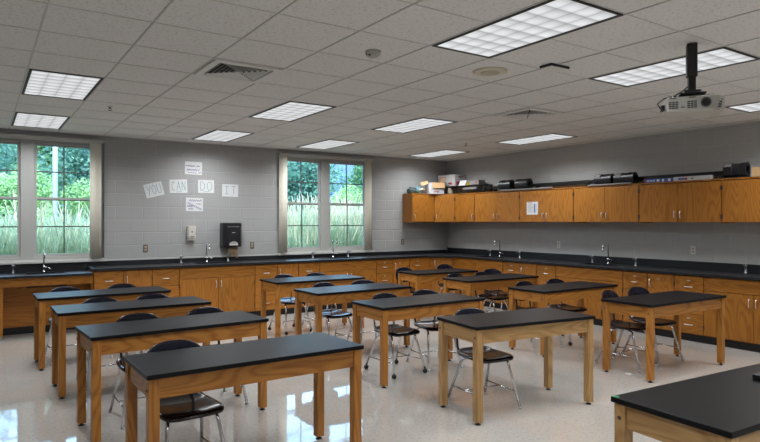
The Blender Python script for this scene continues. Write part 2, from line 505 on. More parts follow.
LL = {(4,0): 'large bright ceiling light at the top of the photo, left of the projector',
 (7,0): 'bright ceiling light right behind the projector pole',
 (11,0): 'ceiling light cut by the right edge of the photo, beyond the projector',
 (0,6): 'ceiling light nearest the left edge, second from the window wall',
 (4,6): 'ceiling light between the big slotted air vent and the far wall window',
 (7,6): 'ceiling light in mid ceiling, directly below the smoke detector in the photo',
 (11,6): 'ceiling light beside the small air vent, close to the cabinet wall',
 (0,10): 'ceiling light over the window at the left edge, against the far wall',
 (4,10): 'ceiling light against the far wall above the handwritten paper signs',
 (7,10): 'ceiling light against the far wall directly above the middle window',
 (11,10): 'ceiling light in the far corner above the storage boxes'}
LL[(0,0)] = 'added ceiling light over the front left table, unseen above the view'  # unseen fixture, added to brighten the room
for k, nm in (((0,-6), 'first'), ((4,-6), 'second'), ((7,-6), 'third'), ((11,-6), 'fourth')):
    LL[k] = nm + ' added ceiling light of the unseen row behind the camera, counted from the left wall'  # this whole row is added, out of view, to lift the room's brightness
for k, v in LL.items(): ceiling_light(*k, v)

def air_vent(i, j, label, deep):
    x, y = GX+(i+.5)*T, GY+(j+.5)*T
    root = empty('air_vent', (x, y, H-.004), 0, label, 'air vent', 'square ceiling air vents')
    a = T/2-.008; mb = MB(); b = .235
    mb.box(-a, a, -a, -b, -.012, .006).box(-a, a, b, a, -.012, .006).box(-a, -b, -b, b, -.012, .006).box(b, a, -b, b, -.012, .006)
    mb.build('frame', 'vent', root, bevel=.003)
    MB().box(-b, b, -b, b, .003, .0055).build('backing', 'vent_dark', root)
    for s in range(4):       # four triangular louver fields
        m2 = MB(); rot = Matrix.Rotation(s*PI/2, 3, 'Z')
        for k in range(6):
            d = .035 + k*.036; w = d-.012
            tilt = Matrix.Rotation(R(38), 3, 'X')
            m2.obox(rot @ Vector((0, -d, -.004)), (w, .0095, .001), rot @ tilt)
        m2.build('louver', 'vent', root)
    MB().box(-.02, .02, -.02, .02, -.012, 0).build('centre_plate', 'vent', root, bevel=.003)
    return root
air_vent(2, 4, 'large square slotted air vent in the ceiling at upper left of the middle', True)
air_vent(8, 4, 'small looking square air vent in the ceiling beyond the round speaker', False)

t = empty('ceiling_speaker', (GX+5.5*T, GY+2.5*T, H), 0, 'round beige loudspeaker cover set in the ceiling', 'speaker')
MB().lathe([(.15, .002), (.15, -.006), (.135, -.011), (.085, -.012)], seg=36).build('cover', 'speaker_beige', t)
MB().lathe([(.083, -.0121), (.083, -.016), (.05, -.019), (.004, -.020)], seg=32).build('grille', 'speaker_inner', t)
t = empty('smoke_detector', (-5.939, -6.135, H), 0, 'round grey smoke detector on the ceiling', 'smoke detector')
MB().lathe([(.060, .002), (.060, -.014), (.056, -.025), (.042, -.038), (.036, -.043), (.01, -.045)], seg=28).build('body', 'detector', t)
MB().lathe([(.010, -.022), (.010, -.038), (.004, -.0385)], (-.040, -.016, 0), 14).build('sensor_port', 'vent_dark', t)
MB().lathe([(.006, -.020), (.006, -.032), (.003, -.0325)], (-.052, .010, 0), 12).build('test_light', 'vent_dark', t)
def sprinkler(x, y, label):
    t = empty('fire_sprinkler', (x, y, H), 0, label, 'sprinkler', 'ceiling sprinkler heads')
    MB().lathe([(.035, .001), (.034, -.004), (.016, -.009)], seg=18).build('escutcheon', 'steel', t)
    MB().cyl((0, 0, -.035), .009, .027, 10).tube([(-.008,0,-.034), (-.017,0,-.05), (-.004,0,-.066)], .003, 6).tube([(.008,0,-.034), (.017,0,-.05), (.004,0,-.066)], .003, 6).build('body', 'hinge', t)
    MB().cyl((0, 0, -.071), .022, .003, 14).build('deflector', 'hinge', t)
    t.scale = (1, 1, .62)
sprinkler(-7.222, -2.603, 'small sprinkler head on the ceiling near the lights at the left')
sprinkler(-1.693, -2.481, 'small sprinkler head on the ceiling near the far corner')
t = empty('occupancy_sensor', (-4.43, -6.62, H), 0, 'small rectangular pale sensor box on the ceiling by the round speaker', 'sensor')
MB().box(-.105, .105, -.06, .06, -.028, 0).build('housing', 'vent', t, bevel=.012)
MB().box(-.112, .112, -.067, -.0605, -.02, -.001).box(-.1125, -.106, -.06, .06, -.02, -.001).build('gasket', 'vent_dark', t)

# projector on its ceiling pole
ang = R(-52)
t = empty('ceiling_projector', (-4.10, -7.61, 0), ang, 'white projector hanging from the ceiling on a black pole', 'projector')
MB().box(-.035, .035, -.035, .035, 2.66, H-.001).build('pole_sleeve', 'black_metal', t, bevel=.006)
MB().box(-.025, .025, -.025, .025, 2.54, 2.66).build('pole', 'black_metal', t, bevel=.004)
mb = MB(); mb.box(-.085, .085, -.07, .07, 2.525, 2.54); mb.box(-.055, .055, -.05, .05, 2.54, 2.56); mb.box(-.13, .14, -.03, .03, 2.512, 2.525)
mb.box(-.11, -.085, -.05, .05, 2.50, 2.515); mb.box(.10, .13, -.05, .05, 2.50, 2.515)
mb.build('mount_bracket', 'black_metal', t, bevel=.003)
# body: wide face toward the camera, rounded corners
pr = [(-.185, -.13), (.10, -.155), (.165, -.135), (.20, -.07), (.20, .10), (.16, .13), (-.16, .13), (-.19, .10)]
mb = MB(); mb.poly(pr, 2.385, 2.498)
body = mb.build('body', 'proj_white', t, bevel=.014, segs=3)
n_ = Vector((-.025, -.285, 0)).normalized()   # outward normal of the long face
u_ = Vector((.285, -.025, 0)).normalized()
def on_face(u, z, d=0.): return Vector((-.185, -.13, 0)) + u_*u + n_*d + Vector((0, 0, z))
rot_f = Matrix((u_, n_, Vector((0, 0, 1)))).transposed()
for uc in (.045, .165):
    mb = MB()
    for k in range(3):
        for q in range(4):
            mb.obox(on_face(uc-.022+k*.022, 2.415+q*.014, .001), (.009, .0012, .005), rot_f)
    mb.build('vent_grille', 'dark_grille', t)
for uc in (.045, .165): MB().obox(on_face(uc, 2.487, .0), (.022, .0015, .004), rot_f).build('top_slot', 'dark_grille', t)
MB().obox(on_face(.105, 2.42, .0005), (.013, .0012, .004), rot_f).build('badge', 'dark_grille', t)
lc = on_face(.252, 2.445, -.012)
MB().tube([lc, lc + n_*.024], .034, 20).build('lens_ring', 'dark_grille', t)
MB().tube([lc + n_*.0241, lc + n_*.027], [.026, .022], 20).build('lens', 'black_plastic', t)
mb = MB()
for k in range(4): mb.obox(Vector((.150+.004*k, -.142+.008*k, 2.41+.018*k)) + Vector((.004, -.006, 0)), (.012, .002, .006), Matrix.Rotation(R(25), 3, 'Z'))
mb.build('side_slot', 'dark_grille', t)
MB().box(-.215, -.192, -.09, -.02, 2.41, 2.45).build('plug', 'black_plastic', t, bevel=.003)
mb = MB(); mb.tube([(-.02, .03, 2.60), (-.05, .03, 2.57), (-.12, .02, 2.53), (-.19, -.01, 2.51), (-.235, -.04, 2.47), (-.215, -.055, 2.43)], .005, 6)
mb.build('cable', 'black_plastic', t)

# ------------------------------------------------------------------ student tables
ZT = .774
def table(x, y, rot, Ln, kind, label, W=.584, extra=None):
    t = empty('student_table', (x, y, 0), rot, label, 'table', 'black topped wooden tables')
    wx, wy, wz = (WOOD[kind, a] for a in 'xyz')
    h, w = Ln/2, W/2
    MB().box(-h, h, -w, w, ZT-.026, ZT).build('tabletop', 'black_top', t, bevel=.003)
    ins, lw = .011, .060
    zt = ZT-.0265
    for sx in (-1, 1):
        for sy in (-1, 1):
            x1 = sx*(h-ins); x0 = sx*(h-ins-lw); y1 = sy*(w-ins); y0 = sy*(w-ins-lw)
            lg = MB().box(min(x0,x1), max(x0,x1), min(y0,y1), max(y0,y1), .022, zt).build('leg', wz, t, bevel=.004)
            cxx, cyy = (x0+x1)/2, (y0+y1)/2
            MB().lathe([(.022, 0), (.024, .004), (.012, .009), (.008, .022)], (cxx, cyy, 0), 14).build('leveling_foot', 'rubber', lg)
            MB().cyl((x1, cyy, zt-.065), .009, sx*.004, 10, 'x').build('bolt', 'hinge', lg)
    ah = .112
    for sy in (-1, 1):
        y1 = sy*(w-ins-.012); y0 = sy*(w-ins-.034)
        MB().box(-(h-ins-lw), h-ins-lw, min(y0,y1), max(y0,y1), zt-ah, zt).build('apron', wx, t)
    for sx in (-1, 1):
        x1 = sx*(h-ins-.012); x0 = sx*(h-ins-.034)
        MB().box(min(x0,x1), max(x0,x1), -(w-ins-lw), w-ins-lw, zt-ah, zt).build('apron', wy, t)
    return t
TAB = dict(
 T1=(-7.027,-6.349,.019,1.385,'oak','oak table with a plain dark top, nearest the camera at lower left'),
 T2=(-7.127,-5.009,.060,1.385,'oak','second oak table from the front at left, grey top with blue left end'),
 T3=(-7.185,-3.664,.011,1.396,'oak','third oak table from the front at left, left half shining blue'),
 T4=(-7.256,-2.393,.02,1.387,'oak','oak table nearest the low sink counter at the left, top shining pale blue'),
 T5=(-4.442,-2.263,-.008,1.41,'oak','oak table nearest the middle window, blue reflection on its top'),
 T6=(-4.59,-3.634,.028,1.362,'oak','middle oak table second from the far counter, left half shining blue'),
 T7=(-4.603,-4.988,.003,1.332,'oak','oak table standing directly behind the pale wood table'),
 T8=(-4.582,-6.337,-.123,1.264,'pale','pale wood table in mid floor, lighter than the orange tables, turned slightly'),
 T9=(-2.113,-2.26,-.041,1.25,'oak','small looking oak table farthest back, by the corner of the counters'),
 T10=(-2.14,-3.538,-.003,1.402,'oak','oak table second from the corner along the wall cabinets'),
 T11=(-2.248,-4.951,.001,1.42,'oak','oak table third from the corner along the wall cabinets'),
 T12=(-2.248,-6.308,-.01,1.421,'oak','oak table near the right edge with two chairs standing well back from it'),
 T13=(-5.248,-8.576,-.06,1.50,'pale','pale wood table at the lower right corner of the photo with a green sticker',.565),
)
OBJ = {}
for k, v in TAB.items(): OBJ[k] = table(*v)
MB().obox((-.735, .264, ZT+.0006), (.011, .014, .0005), Matrix.Rotation(.3, 3, 'Z')).build('green_sticker', 'green_tape', OBJ['T13'])
o = MB().box(-.3, .3, -.14, .14, 0, .028).build('laptop_case', 'black_plastic', None, (-4.80, -8.615, ZT+.001), bevel=.004)
tag(o, 'flat black slab lying on the lower right table at the photo edge', 'case')

# ------------------------------------------------------------------ chairs
def sup(a, ex): c, s = math.cos(a), math.sin(a); return math.copysign(abs(c)**(2/ex), c), math.copysign(abs(s)**(2/ex), s)
def make_chair(casters):
    t = empty('student_chair', (0,0,0))
    # seat: superellipse pad, slight dish, waterfall front
    mb = MB(); rings = []; n = 36
    def dish(x, y):
        r2 = (x/.2)**2 + (y/.2)**2
        z = .450 - .009*max(0, 1-r2)
        if y < -.1: z -= 1.5*(y+.1)**2
        if y > .13: z += .35*(y-.13)
        return z
    def ring(f, zoff):
        out = []
        for k in range(n):
            cx, cy = sup(2*PI*k/n, 5.5)
            x, y = .198*cx*f*(1 - .06*(cy > 0)*abs(cy)), .2*cy*f
            out.append(mb.bm.verts.new((x, y, dish(x, y)+zoff)))
        return out
    spec = [(.02, 0), (.35, 0), (.65, 0), (.86, .001), (.96, 0.0), (1.0, -.010), (.99, -.022), (.94, -.027), (.6, -.024), (.02, -.024)]
    rings = [ring(*s) for s in spec]
    for q in range(len(rings)-1):
        for k in range(n):
            f = mb.bm.faces.new((rings[q][k], rings[q][(k+1)%n], rings[q+1][(k+1)%n], rings[q+1][k])); f.smooth = True
    mb.bm.faces.new(rings[0][::-1]); mb.bm.faces.new(rings[-1])
    for f in mb.bm.faces: f.material_index = 0
    mb.build('seat', 'chair_seat', t)
    # backrest: curved panel
    mb = MB()
    def bpt(f, k, side):
        cx, cz = sup(2*PI*k/n, 2.7)
        x = .205*cx*f; z = .685 + .128*cz*f
        x *= 1 - .10*max(0, (z-.685)/.128)
        y = .212 + (z-.56)*.16 - 1.05*x*x + side*.007
        return mb.bm.verts.new((x, y, z))
    fr = [[bpt(f, k, -1) for k in range(n)] for f in (.02, .4, .7, .9, .97)]
    ed = [bpt(1., k, 0) for k in range(n)]
    bk = [[bpt(f, k, 1) for k in range(n)] for f in (.97, .9, .7, .4, .02)]
    rings = fr + [ed] + bk
    for q in range(len(rings)-1):
        for k in range(n):
            f = mb.bm.faces.new((rings[q][k], rings[q][(k+1)%n], rings[q+1][(k+1)%n], rings[q+1][k])); f.smooth = True
    mb.bm.faces.new(rings[0][::-1]); mb.bm.faces.new(rings[-1])
    mb.build('backrest', 'chair_shell', t)
    # supports and legs
    for s in (-1, 1):
        MB().tube([(s*.12, .02, .418), (s*.125, .15, .42), (s*.128, .20, .435), (s*.13, .222, .47), (s*.132, .232, .56), (s*.132, .226, .66)], .0105, 8).build('back_post', 'black_metal' if not casters else 'chrome', t)
        zf = .012 if not casters else .05
        fl = MB().tube([(s*.125, .03, .416), (s*.135, -.06, .414), (s*.15, -.115, .395), (s*.158, -.13, .36), (s*.205, -.225, zf)], .0115, 8).build('leg', 'chrome', t)
        rl = MB().tube([(s*.125, -.03, .4155), (s*.135, .06, .413), (s*.15, .115, .392), (s*.158, .135, .36), (s*.205, .27, zf)], .0115, 8).build('leg', 'chrome', t)
        for lg, yy in ((fl, -.225), (rl, .27)):
            if casters:
                MB().sphere((s*.205, yy, .026), .026, 12).build('caster_ball', 'rubber', lg)
            else:
                MB().lathe([(.013, 0), (.015, .004), (.014, .02)], (s*.205, yy, 0), 10).build('glide', 'steel', lg)
        MB().tube([(s*.187, -.188, .142), (s*.187, .218, .142)], .006, 6).build('side_stretcher', 'chrome', t)
    MB().tube([(-.187, .02, .148), (.187, .02, .148)], .006, 6).build('cross_stretcher', 'chrome', t)
    mb = MB(); mb.box(-.13, .13, -.012, .012, .411, .421); mb.build('seat_bracket', 'black_metal', t)
    return t
proto = {False: make_chair(False), True: make_chair(True)}
used = {False: False, True: False}
def chair(tab, dx, back, label, rot=0, cast=False):
    x0, y0, a = TAB[tab][:3]
    if not used[cast]: o = proto[cast]; used[cast] = True
    else: o = copy_tree(proto[cast])
    lx, ly = dx, .292 + back - .235
    o.location = (x0 + lx*math.cos(a) - ly*math.sin(a), y0 + lx*math.sin(a) + ly*math.cos(a), 0)
    o.rotation_euler = (0, 0, a + R(rot))
    tag(o, label, 'chair', 'dark plastic student chairs')
CH = [
 ('T1', -.35, .10, 'dark chair tucked under the front left table nearest the camera', 3, False),
 ('T2', -.20, .12, 'dark chair at the left half of the second table on the left', -3, False),
 ('T2', .405, .13, 'dark chair at the right half of the second table on the left', 0, False),
 ('T3', -.23, .11, 'dark chair at the left half of the third table on the left, blue topped', 2, False),
 ('T3', .27, .12, 'dark chair at the right half of the third table on the left', -4, False),
 ('T4', -.34, .14, 'dark chair in front of the low sink counter, left seat of its table', 2, False),
 ('T4', .29, .14, 'dark chair before the drawer cabinets, right seat of the table by the low sink', 0, False),
 ('T5', -.26, .14, 'dark chair on ball casters at the left end of the table by the middle window', 5, True),
 ('T5', .24, .13, 'dark chair at the right half of the table by the middle window', -2, False),
 ('T6', -.18, .14, 'dark chair on ball casters at the left half of the blue shining middle table', 3, True),
 ('T6', .37, .14, 'dark chair at the right end of the blue shining middle table', -12, False),
 ('T7', -.17, .12, 'dark chair on black ball casters at the table behind the pale wood table', 2, True),
 ('T7', .36, .13, 'dark chair without casters at the right end of the table behind the pale table', -9, False),
 ('T8', -.24, .075, 'dark chair tucked under the pale wood table in mid floor', 0, False),
 ('T9', -.315, .25, 'dark chair at the left end of the farthest table by the counter corner', 5, False),
 ('T9', .70, .46, 'dark chair off the right end of the farthest table by the counter corner', 0, False),
 ('T10', -.34, .14, 'dark chair at the left end of the second table from the corner', 4, False),
 ('T10', .20, .12, 'dark chair at the middle of the second table from the corner, in front of another', 10, False),
 ('T11', -.27, .14, 'dark chair at the left half of the third table from the corner', 3, False),
 ('T11', .32, .14, 'dark chair on ball casters, right half of the third table from the corner', -3, True),
 ('T12', -.215, .25, 'dark chair at the left end of the table near the right edge', 9, False),
 ('T12', .32, .28, 'dark chair at the middle of the table near the right edge, right of another', -6, False),
]
for c in CH: chair(*c)
# one more chair stands behind the pair, toward the wall
o = copy_tree(proto[False]); o.location = (-1.49, -3.03, 0); o.rotation_euler = (0, 0, R(-14))
tag(o, 'dark chair half hidden behind another one at the second table from the corner', 'chair', 'dark plastic student chairs')

# ------------------------------------------------------------------ base cabinets
CT = .880    # underside of counter
def handle(parent, c, vertical, Ln=.10, nrm=(0,-1,0), along=(1,0,0)):
    n = Vector(nrm); a = Vector((0,0,1)) if vertical else Vector(along)
    c = Vector(c); h = Ln/2
    MB().tube([c-a*h, c-a*h+n*.018, c-a*h*.7+n*.027, c+a*h*.7+n*.027, c+a*h+n*.018, c+a*h], .0062, 8).build('handle', 'nickel', parent)
def plate(parent, c, nrm=(0,-1,0)):
    n = Vector(nrm); a = Vector((0,0,1)).cross(n)
    rot = Matrix((a, n, Vector((0,0,1)))).transposed()
    MB().obox(Vector(c)+n*.0015, (.022, .0015, .007), rot).build('label_holder', 'nickel', parent)
def cabinet(p0, dirv, width, kind, label, depth=.56, top=CT, hs='l', plates=False, group='oak base cabinets'):
    """p0: floor point of the cabinet's left front corner, dirv: run direction seen from the room."""
    d = Vector((*dirv, 0)); rz = math.atan2(d.y, d.x)
    t = empty('base_cabinet', (*p0, 0), rz, label, 'cabinet', group)
    w = width; zb = .10; th = .018
    wz, wx = WOOD['cab', 'z'], WOOD['cab', 'x']
    # local: x along run, +y into the wall, front at y=0
    mb = MB()
    mb.box(.0005, th, 0, depth, zb, top).box(w-th, w-.0005, 0, depth, zb, top).box(th, w-th, 0, depth, zb, zb+th).box(th, w-th, depth-th, depth, zb+th, top)
    mb.box(th, w-th, 0, th, top-.03, top).box(th, w-th, 0, th, zb+th, zb+.03)
    mb.build('body', wz, t)
    MB().box(.0005, w-.0005, .035, .05, .0, zb-.001).build('toe_kick', 'black_vinyl', t)
    g = .006; y0, y1 = -.020, -.0005
    zlo, zhi = zb+.012, top-.012
    if kind == 'drawers':
        hs_ = [.255, .235, .25]; tot = zhi-zlo-2*g; k = tot/sum(hs_); z = zhi
        for q, hh in enumerate(hs_):
            hh *= k
            f = MB().box(g, w-g, y0, y1, z-hh, z).build('drawer', wx, t, bevel=.003)
            handle(f, (w/2, y0, z-hh*.55), False)
            if plates: plate(f, (w/2, y0, z-hh*.22))
            z -= hh+g
    elif kind == 'door':
        f = MB().box(g, w-g, y0, y1, zlo, zhi).build('door', wz, t, bevel=.003)
        hx = .045 if hs == 'l' else w-.045
        handle(f, (hx, y0, zhi-.13), True)
        if plates: plate(f, (w*.42, y0, zhi-.07))
        hxx = w-.003 if hs == 'l' else .003
        for zz in (zlo+.1, zhi-.12): MB().box(hxx-.007, hxx+.007, y0-.004, y1, zz-.03, zz+.03).build('hinge', 'hinge', f)
    elif kind == 'sink':
        MB().box(g, w-g, y0, y1, zhi-.17, zhi).build('false_front', wx, t, bevel=.003)
        zd = zhi-.17-g
        for q in (0, 1):
            a, b = (g, w/2-g/2) if q == 0 else (w/2+g/2, w-g)
            f = MB().box(a, b, y0, y1, zlo, zd).build('door', wz, t, bevel=.003)
            handle(f, ((w/2-.04) if q == 0 else (w/2+.04), y0, zd-.10), True)
            xx = .004 if q == 0 else w-.004
            for zz in (zlo+.1, zd-.1): MB().box(xx-.007, xx+.007, y0-.004, y1, zz-.03, zz+.03).build('hinge', 'hinge', f)
    return t
A = (1, 0); B = (0, -1)
yA = -.58
cabA = [(-7.10,-6.70,'drawers','l','oak drawer cabinet just right of the low sink counter by the left window'),
 (-6.70,-6.297,'door','l','oak cabinet with one tall door between two drawer cabinets under the left wall outlet'),
 (-6.297,-5.897,'drawers','l','oak drawer cabinet just left of the sink cabinet below the soap dispenser'),
 (-5.897,-4.664,'sink','l','wide oak sink cabinet with two doors below the paper towel dispenser'),
 (-4.664,-4.26,'drawers','l','oak drawer cabinet just right of the sink cabinet below the towel dispenser'),
 (-4.26,-3.867,'door','l','oak cabinet with one tall door left of the middle window'),
 (-3.867,-3.456,'drawers','l','oak drawer cabinet under the left edge of the middle window'),
 (-3.456,-2.243,'sink','l','wide oak sink cabinet below the middle window'),
 (-2.243,-1.863,'drawers','l','oak drawer cabinet under the right edge of the middle window'),
 (-1.863,-1.468,'door','l','oak cabinet with one tall door, second before the corner on the window wall'),
 (-1.468,-1.078,'drawers','l','oak drawer cabinet on the window wall next to the diagonal corner cabinet')]
for a, b, k, h, lab in cabA:
    cabinet((a, yA), A, b-a, k, lab, hs=h, plates=a > -2.3)
cabB = [(-1.072,-2.251,'sink','l','wide oak sink cabinet on the wall cabinet side next to the corner'),
 (-2.251,-2.671,'drawers','l','oak drawer cabinet right of the first sink from the corner, on the wall cabinet side'),
 (-2.671,-3.045,'door','l','oak one door cabinet below the outlet nearest the corner on the wall cabinet side'),
 (-3.045,-3.447,'drawers','l','oak drawer cabinet just left of the second sink on the wall cabinet side'),
 (-3.447,-4.677,'sink','l','wide oak sink cabinet in the middle of the wall cabinet side'),
 (-4.677,-5.066,'drawers','l','oak drawer cabinet just right of the middle sink on the wall cabinet side'),
 (-5.066,-5.462,'door','l','oak one door cabinet with a label holder, behind the chairs near the right edge'),
 (-5.462,-5.86,'drawers','l','oak drawer cabinet with label holders below the outlet near the right edge'),
 (-5.86,-7.06,'sink','l','wide oak cabinet with two doors cut by the right edge of the photo')]
for a, b, k, h, lab in cabB:
    cabinet((-.58, a), B, a-b, k, lab, hs=h, plates=k != 'sink')
# diagonal corner base cabinet
t = empty('corner_base_cabinet', (-.58, -.58, 0), 0, 'oak corner base cabinet with a diagonal door where the counters meet', 'cabinet', 'oak base cabinets')
e = .492
out = [(-e, .565), (-e, 0), (-.34, 0), (0, -.34), (0, -e), (.565, -e), (.565, .565)]
inn = [(-e+.018, .547), (-e+.018, .018), (-.332, .018), (.018, -.332), (.018, -e+.018), (.547, -e+.018), (.547, .547)]
MB().poly(out, .10, CT, [inn]).build('body', WOOD['cab', 'z'], t)
MB().poly([(-e, .08), (-e, .045), (-.32, .045), (.045, -.32), (.045, -e), (.08, -e), (.08, -.30), (-.30, .08)], 0, .099).build('toe_kick', 'black_vinyl', t)
dn = Vector((-1, -1, 0)).normalized(); da = Vector((1, -1, 0)).normalized(); rd = Matrix((da, -dn, Vector((0,0,1)))).transposed()
c0 = Vector((-.17, -.17, (.112+CT-.012)/2)) + dn*.0105
f = MB().obox(c0, (.20, .0095, (CT-.024-.10)/2), rd).build('door', WOOD['cab', 'z'], t, bevel=.003)
handle(f, c0 - da*.155 + dn*.0095 + Vector((0,0,.27)), True, nrm=tuple(dn))
for sgn, pz in ((1, .26), (1, -.26)): MB().obox(c0 + da*.20 + dn*.002 + Vector((0,0,pz)), (.007, .011, .03), rd).build('hinge', 'hinge', f)

# low (accessible) sink desk at the left with an open knee space
t = empty('sink_desk', (-7.105, -.58, 0), 0, 'low open oak sink desk with knee space under the left window', 'sink desk')
LZ = .824
wx, wz, wy = WOOD['cab', 'x'], WOOD['cab', 'z'], WOOD['cab', 'y']
MB().box(-1.80, -.002, -.002, .018, LZ-.115, LZ).build('apron', wx, t, bevel=.003)
MB().box(-1.80, -.022, .45, .468, .10, LZ).build('back_panel', wx, t)
MB().box(-1.80, -.022, .44, .449, 0, .099).build('toe_kick', 'black_vinyl', t)
MB().box(-.021, -.002, .02, .56, 0, LZ).build('side_panel', wz, t)
MB().box(-1.16, -1.095, .0185, .45, .05, LZ-.116).build('support_panel', wz, t, bevel=.003)
MB().box(-1.155, -1.10, .02, .44, 0, .049).build('support_foot', 'tap_grey', t)
MB().box(-1.83, -1.802, -.002, .56, 0, LZ).build('side_panel', wz, t)

# ------------------------------------------------------------------ counters
SA = [(-5.56, -5.02), (-3.12, -2.62)]             # sink basins along the far wall (x)
SB = [(-1.42, -1.92), (-3.80, -4.32)]             # along the right wall (y)
g = .003
holesA = [[(a, -.50), (a, -.16), (b, -.16), (b, -.50)] for a, b in SA]
holesB = [[(-.50, b), (-.16, b), (-.16, a), (-.50, a)] for a, b in [(max(s), min(s)) for s in SB]]
t = empty('countertop', (0, 0, CT), 0, 'long black L shaped counter running along the window wall and the cabinet wall', 'countertop')
outer = [(-7.108, -g), (-7.108, -.64), (-1.0, -.64), (-.64, -1.0), (-.64, -7.08), (-g, -7.08), (-g, -g)]
MB().poly(outer, .001, .036, holesA+holesB).build('worktop', 'counter', t, bevel=.004)
MB().box(-7.108, -.03, -.022, -g, .0362, .105).build('splash', 'counter', t, bevel=.003)
MB().box(-.022, -g, -7.08, -.0235, .0362, .152).build('splash', 'counter', t, bevel=.003)
t2 = empty('desk_countertop', (0, 0, LZ), 0, 'low black countertop on the sink desk by the left window', 'countertop')
SL = (-7.93, -7.43)
MB().poly([(-8.94, -g), (-8.94, -.64), (-7.112, -.64), (-7.112, -g)], .001, .036, [[(SL[0], -.50), (SL[0], -.16), (SL[1], -.16), (SL[1], -.50)]]).build('worktop', 'counter', t2, bevel=.004)
MB().box(-8.94, -7.112, -.022, -g, .0362, .152).build('splash', 'counter', t2, bevel=.003)

def sink(x0, x1, y0, y1, z, label):
    t = empty('sink_basin', ((x0+x1)/2, (y0+y1)/2, z), 0, label, 'sink', 'black drop in sinks')
    hx, hy = (x1-x0)/2-.004, (y1-y0)/2-.004
    mb = MB(); d = .18
    mb.box(-hx, hx, -hy, hy, -d, -d+.008); mb.box(-hx, -hx+.008, -hy, hy, -d+.008, .0); mb.box(hx-.008, hx, -hy, hy, -d+.008, 0)
    mb.box(-hx+.008, hx-.008, -hy, -hy+.008, -d+.008, 0); mb.box(-hx+.008, hx-.008, hy-.008, hy, -d+.008, 0)
    mb.build('basin', 'counter', t)
    r = .022; mb = MB()
    mb.poly([(-hx-r, -hy-r), (hx+r, -hy-r), (hx+r, hy+r), (-hx-r, hy+r)], .0008, .007, [[(-hx+.004, -hy+.004), (-hx+.004, hy-.004), (hx-.004, hy-.004), (hx-.004, -hy+.004)]])
    mb.build('rim', 'counter', t, bevel=.003)
    MB().cyl((0, 0, -d+.0082), .03, .003, 16).build('drain', 'steel', t)
zc = CT+.036; zl = LZ+.036
sink(*SA[0], -.50, -.16, zc, 'black sink basin below the soap and towel dispensers')
sink(*SA[1], -.50, -.16, zc, 'black sink basin below the middle window')
sink(-.50, -.16, SB[0][1], SB[0][0], zc, 'black sink basin nearest the corner on the cabinet wall side')
sink(-.50, -.16, SB[1][1], SB[1][0], zc, 'black sink basin in the middle of the cabinet wall side')
sink(*SL, -.50, -.16, zl, 'black sink basin set in the low counter by the left window')

def faucet(x, y, z, rz, label, style='square'):
    """local -y is the spout direction"""
    t = empty('lab_faucet', (x, y, z+.001), rz, label, 'faucet', 'chrome lab faucets')
    MB().lathe([(.026, 0), (.026, .008), (.016, .014), (.014, .055), (.018, .058), (.018, .082), (.011, .088), (.009, .10)], seg=16).build('base', 'chrome', t)
    if style == 'square':
        mb = MB().tube([(0,0,.095), (0,0,.28), (0,-.006,.298), (0,-.02,.307), (0,-.10,.307), (0,-.128,.300), (0,-.138,.28), (0,-.140,.245)], .0085, 10)
        mb.build('spout', 'chrome', t)
        MB().tube([(0,-.140,.246), (0,-.141,.195)], [.011, .006], 10).build('nozzle', 'steel', t)
        MB().lathe([(.013, 0), (.016, .008), (.013, .016), (.006, .022)], (0, 0, .298), 12).build('cap', 'chrome', t)
    else:
        mb = MB().tube([(0,0,.095), (0,0,.24)] + [(0, -.05+.05*math.cos(a), .24+.05*math.sin(a)) for a in (R(30*k) for k in range(1, 7))] + [(0,-.1,.20)], .0085, 10)
        mb.build('spout', 'chrome', t)
    MB().tube([(.012, 0, .07), (.042, 0, .072)], .008, 8).tube([(.042, 0, .072), (.075, -.012, .05 if style != 'square' else .066), (.09, -.02, .03 if style != 'square' else .062)], .0065, 8).build('lever', 'chrome', t)
    return t
faucet(-5.314, -.10, zc, 0, 'chrome faucet below the soap dispenser', 'square')
faucet(-2.903, -.10, zc, 0, 'thin chrome faucet standing in front of the middle window', 'square')
faucet(-.10, -1.68, zc, -PI/2, 'chrome faucet nearest the corner on the cabinet wall side')
faucet(-.10, -4.08, zc, -PI/2, 'chrome faucet in the middle of the cabinet wall side')
faucet(-7.687, -.10, zl, 0, 'chrome gooseneck faucet on the low counter by the left window', 'goose')
def gas_tap(x, y, z, rz, label):
    t = empty('gas_tap', (x, y, z+.001), rz, label, 'gas tap', 'bench gas taps')
    MB().lathe([(.024, 0), (.024, .006), (.015, .012), (.014, .085), (.019, .09), (.019, .112), (.008, .118)], seg=14).build('turret', 'tap_grey', t)
    MB().tube([(0, -.012, .10), (0, -.045, .106), (0, -.07, .116), (0, -.085, .112)], [.009, .008, .006, .005], 8).build('nozzle', 'tap_grey', t)
    MB().box(-.005, .005, -.012, .04, .118, .128).build('knob', 'nickel', t, bevel=.002)
    return t
gas_tap(-5.74, -.12, zc, .3, 'grey gas tap left of the sink below the soap dispenser')
gas_tap(-4.954, -.12, zc, .3, 'grey gas tap below the paper towel dispenser')
gas_tap(-3.343, -.12, zc, .5, 'grey gas tap below the left half of the middle window')
gas_tap(-2.584, -.12, zc, .5, 'grey gas tap below the right half of the middle window')
gas_tap(-.11, -1.43, zc, -PI/2, 'grey gas tap left of the faucet nearest the corner')
gas_tap(-.11, -2.20, zc, -PI/2, 'grey gas tap right of the faucet nearest the corner')
gas_tap(-.11, -3.79, zc, -PI/2, 'grey gas tap left of the middle faucet on the cabinet wall side')
gas_tap(-.11, -4.57, zc, -PI/2, 'grey gas tap right of the middle faucet on the cabinet wall side')
gas_tap(-.11, -6.15, zc, -PI/2, 'grey gas tap standing alone near the right edge of the photo')
gas_tap(-8.069, -.12, zl, .3, 'small grey gas tap on the low counter at the left edge')

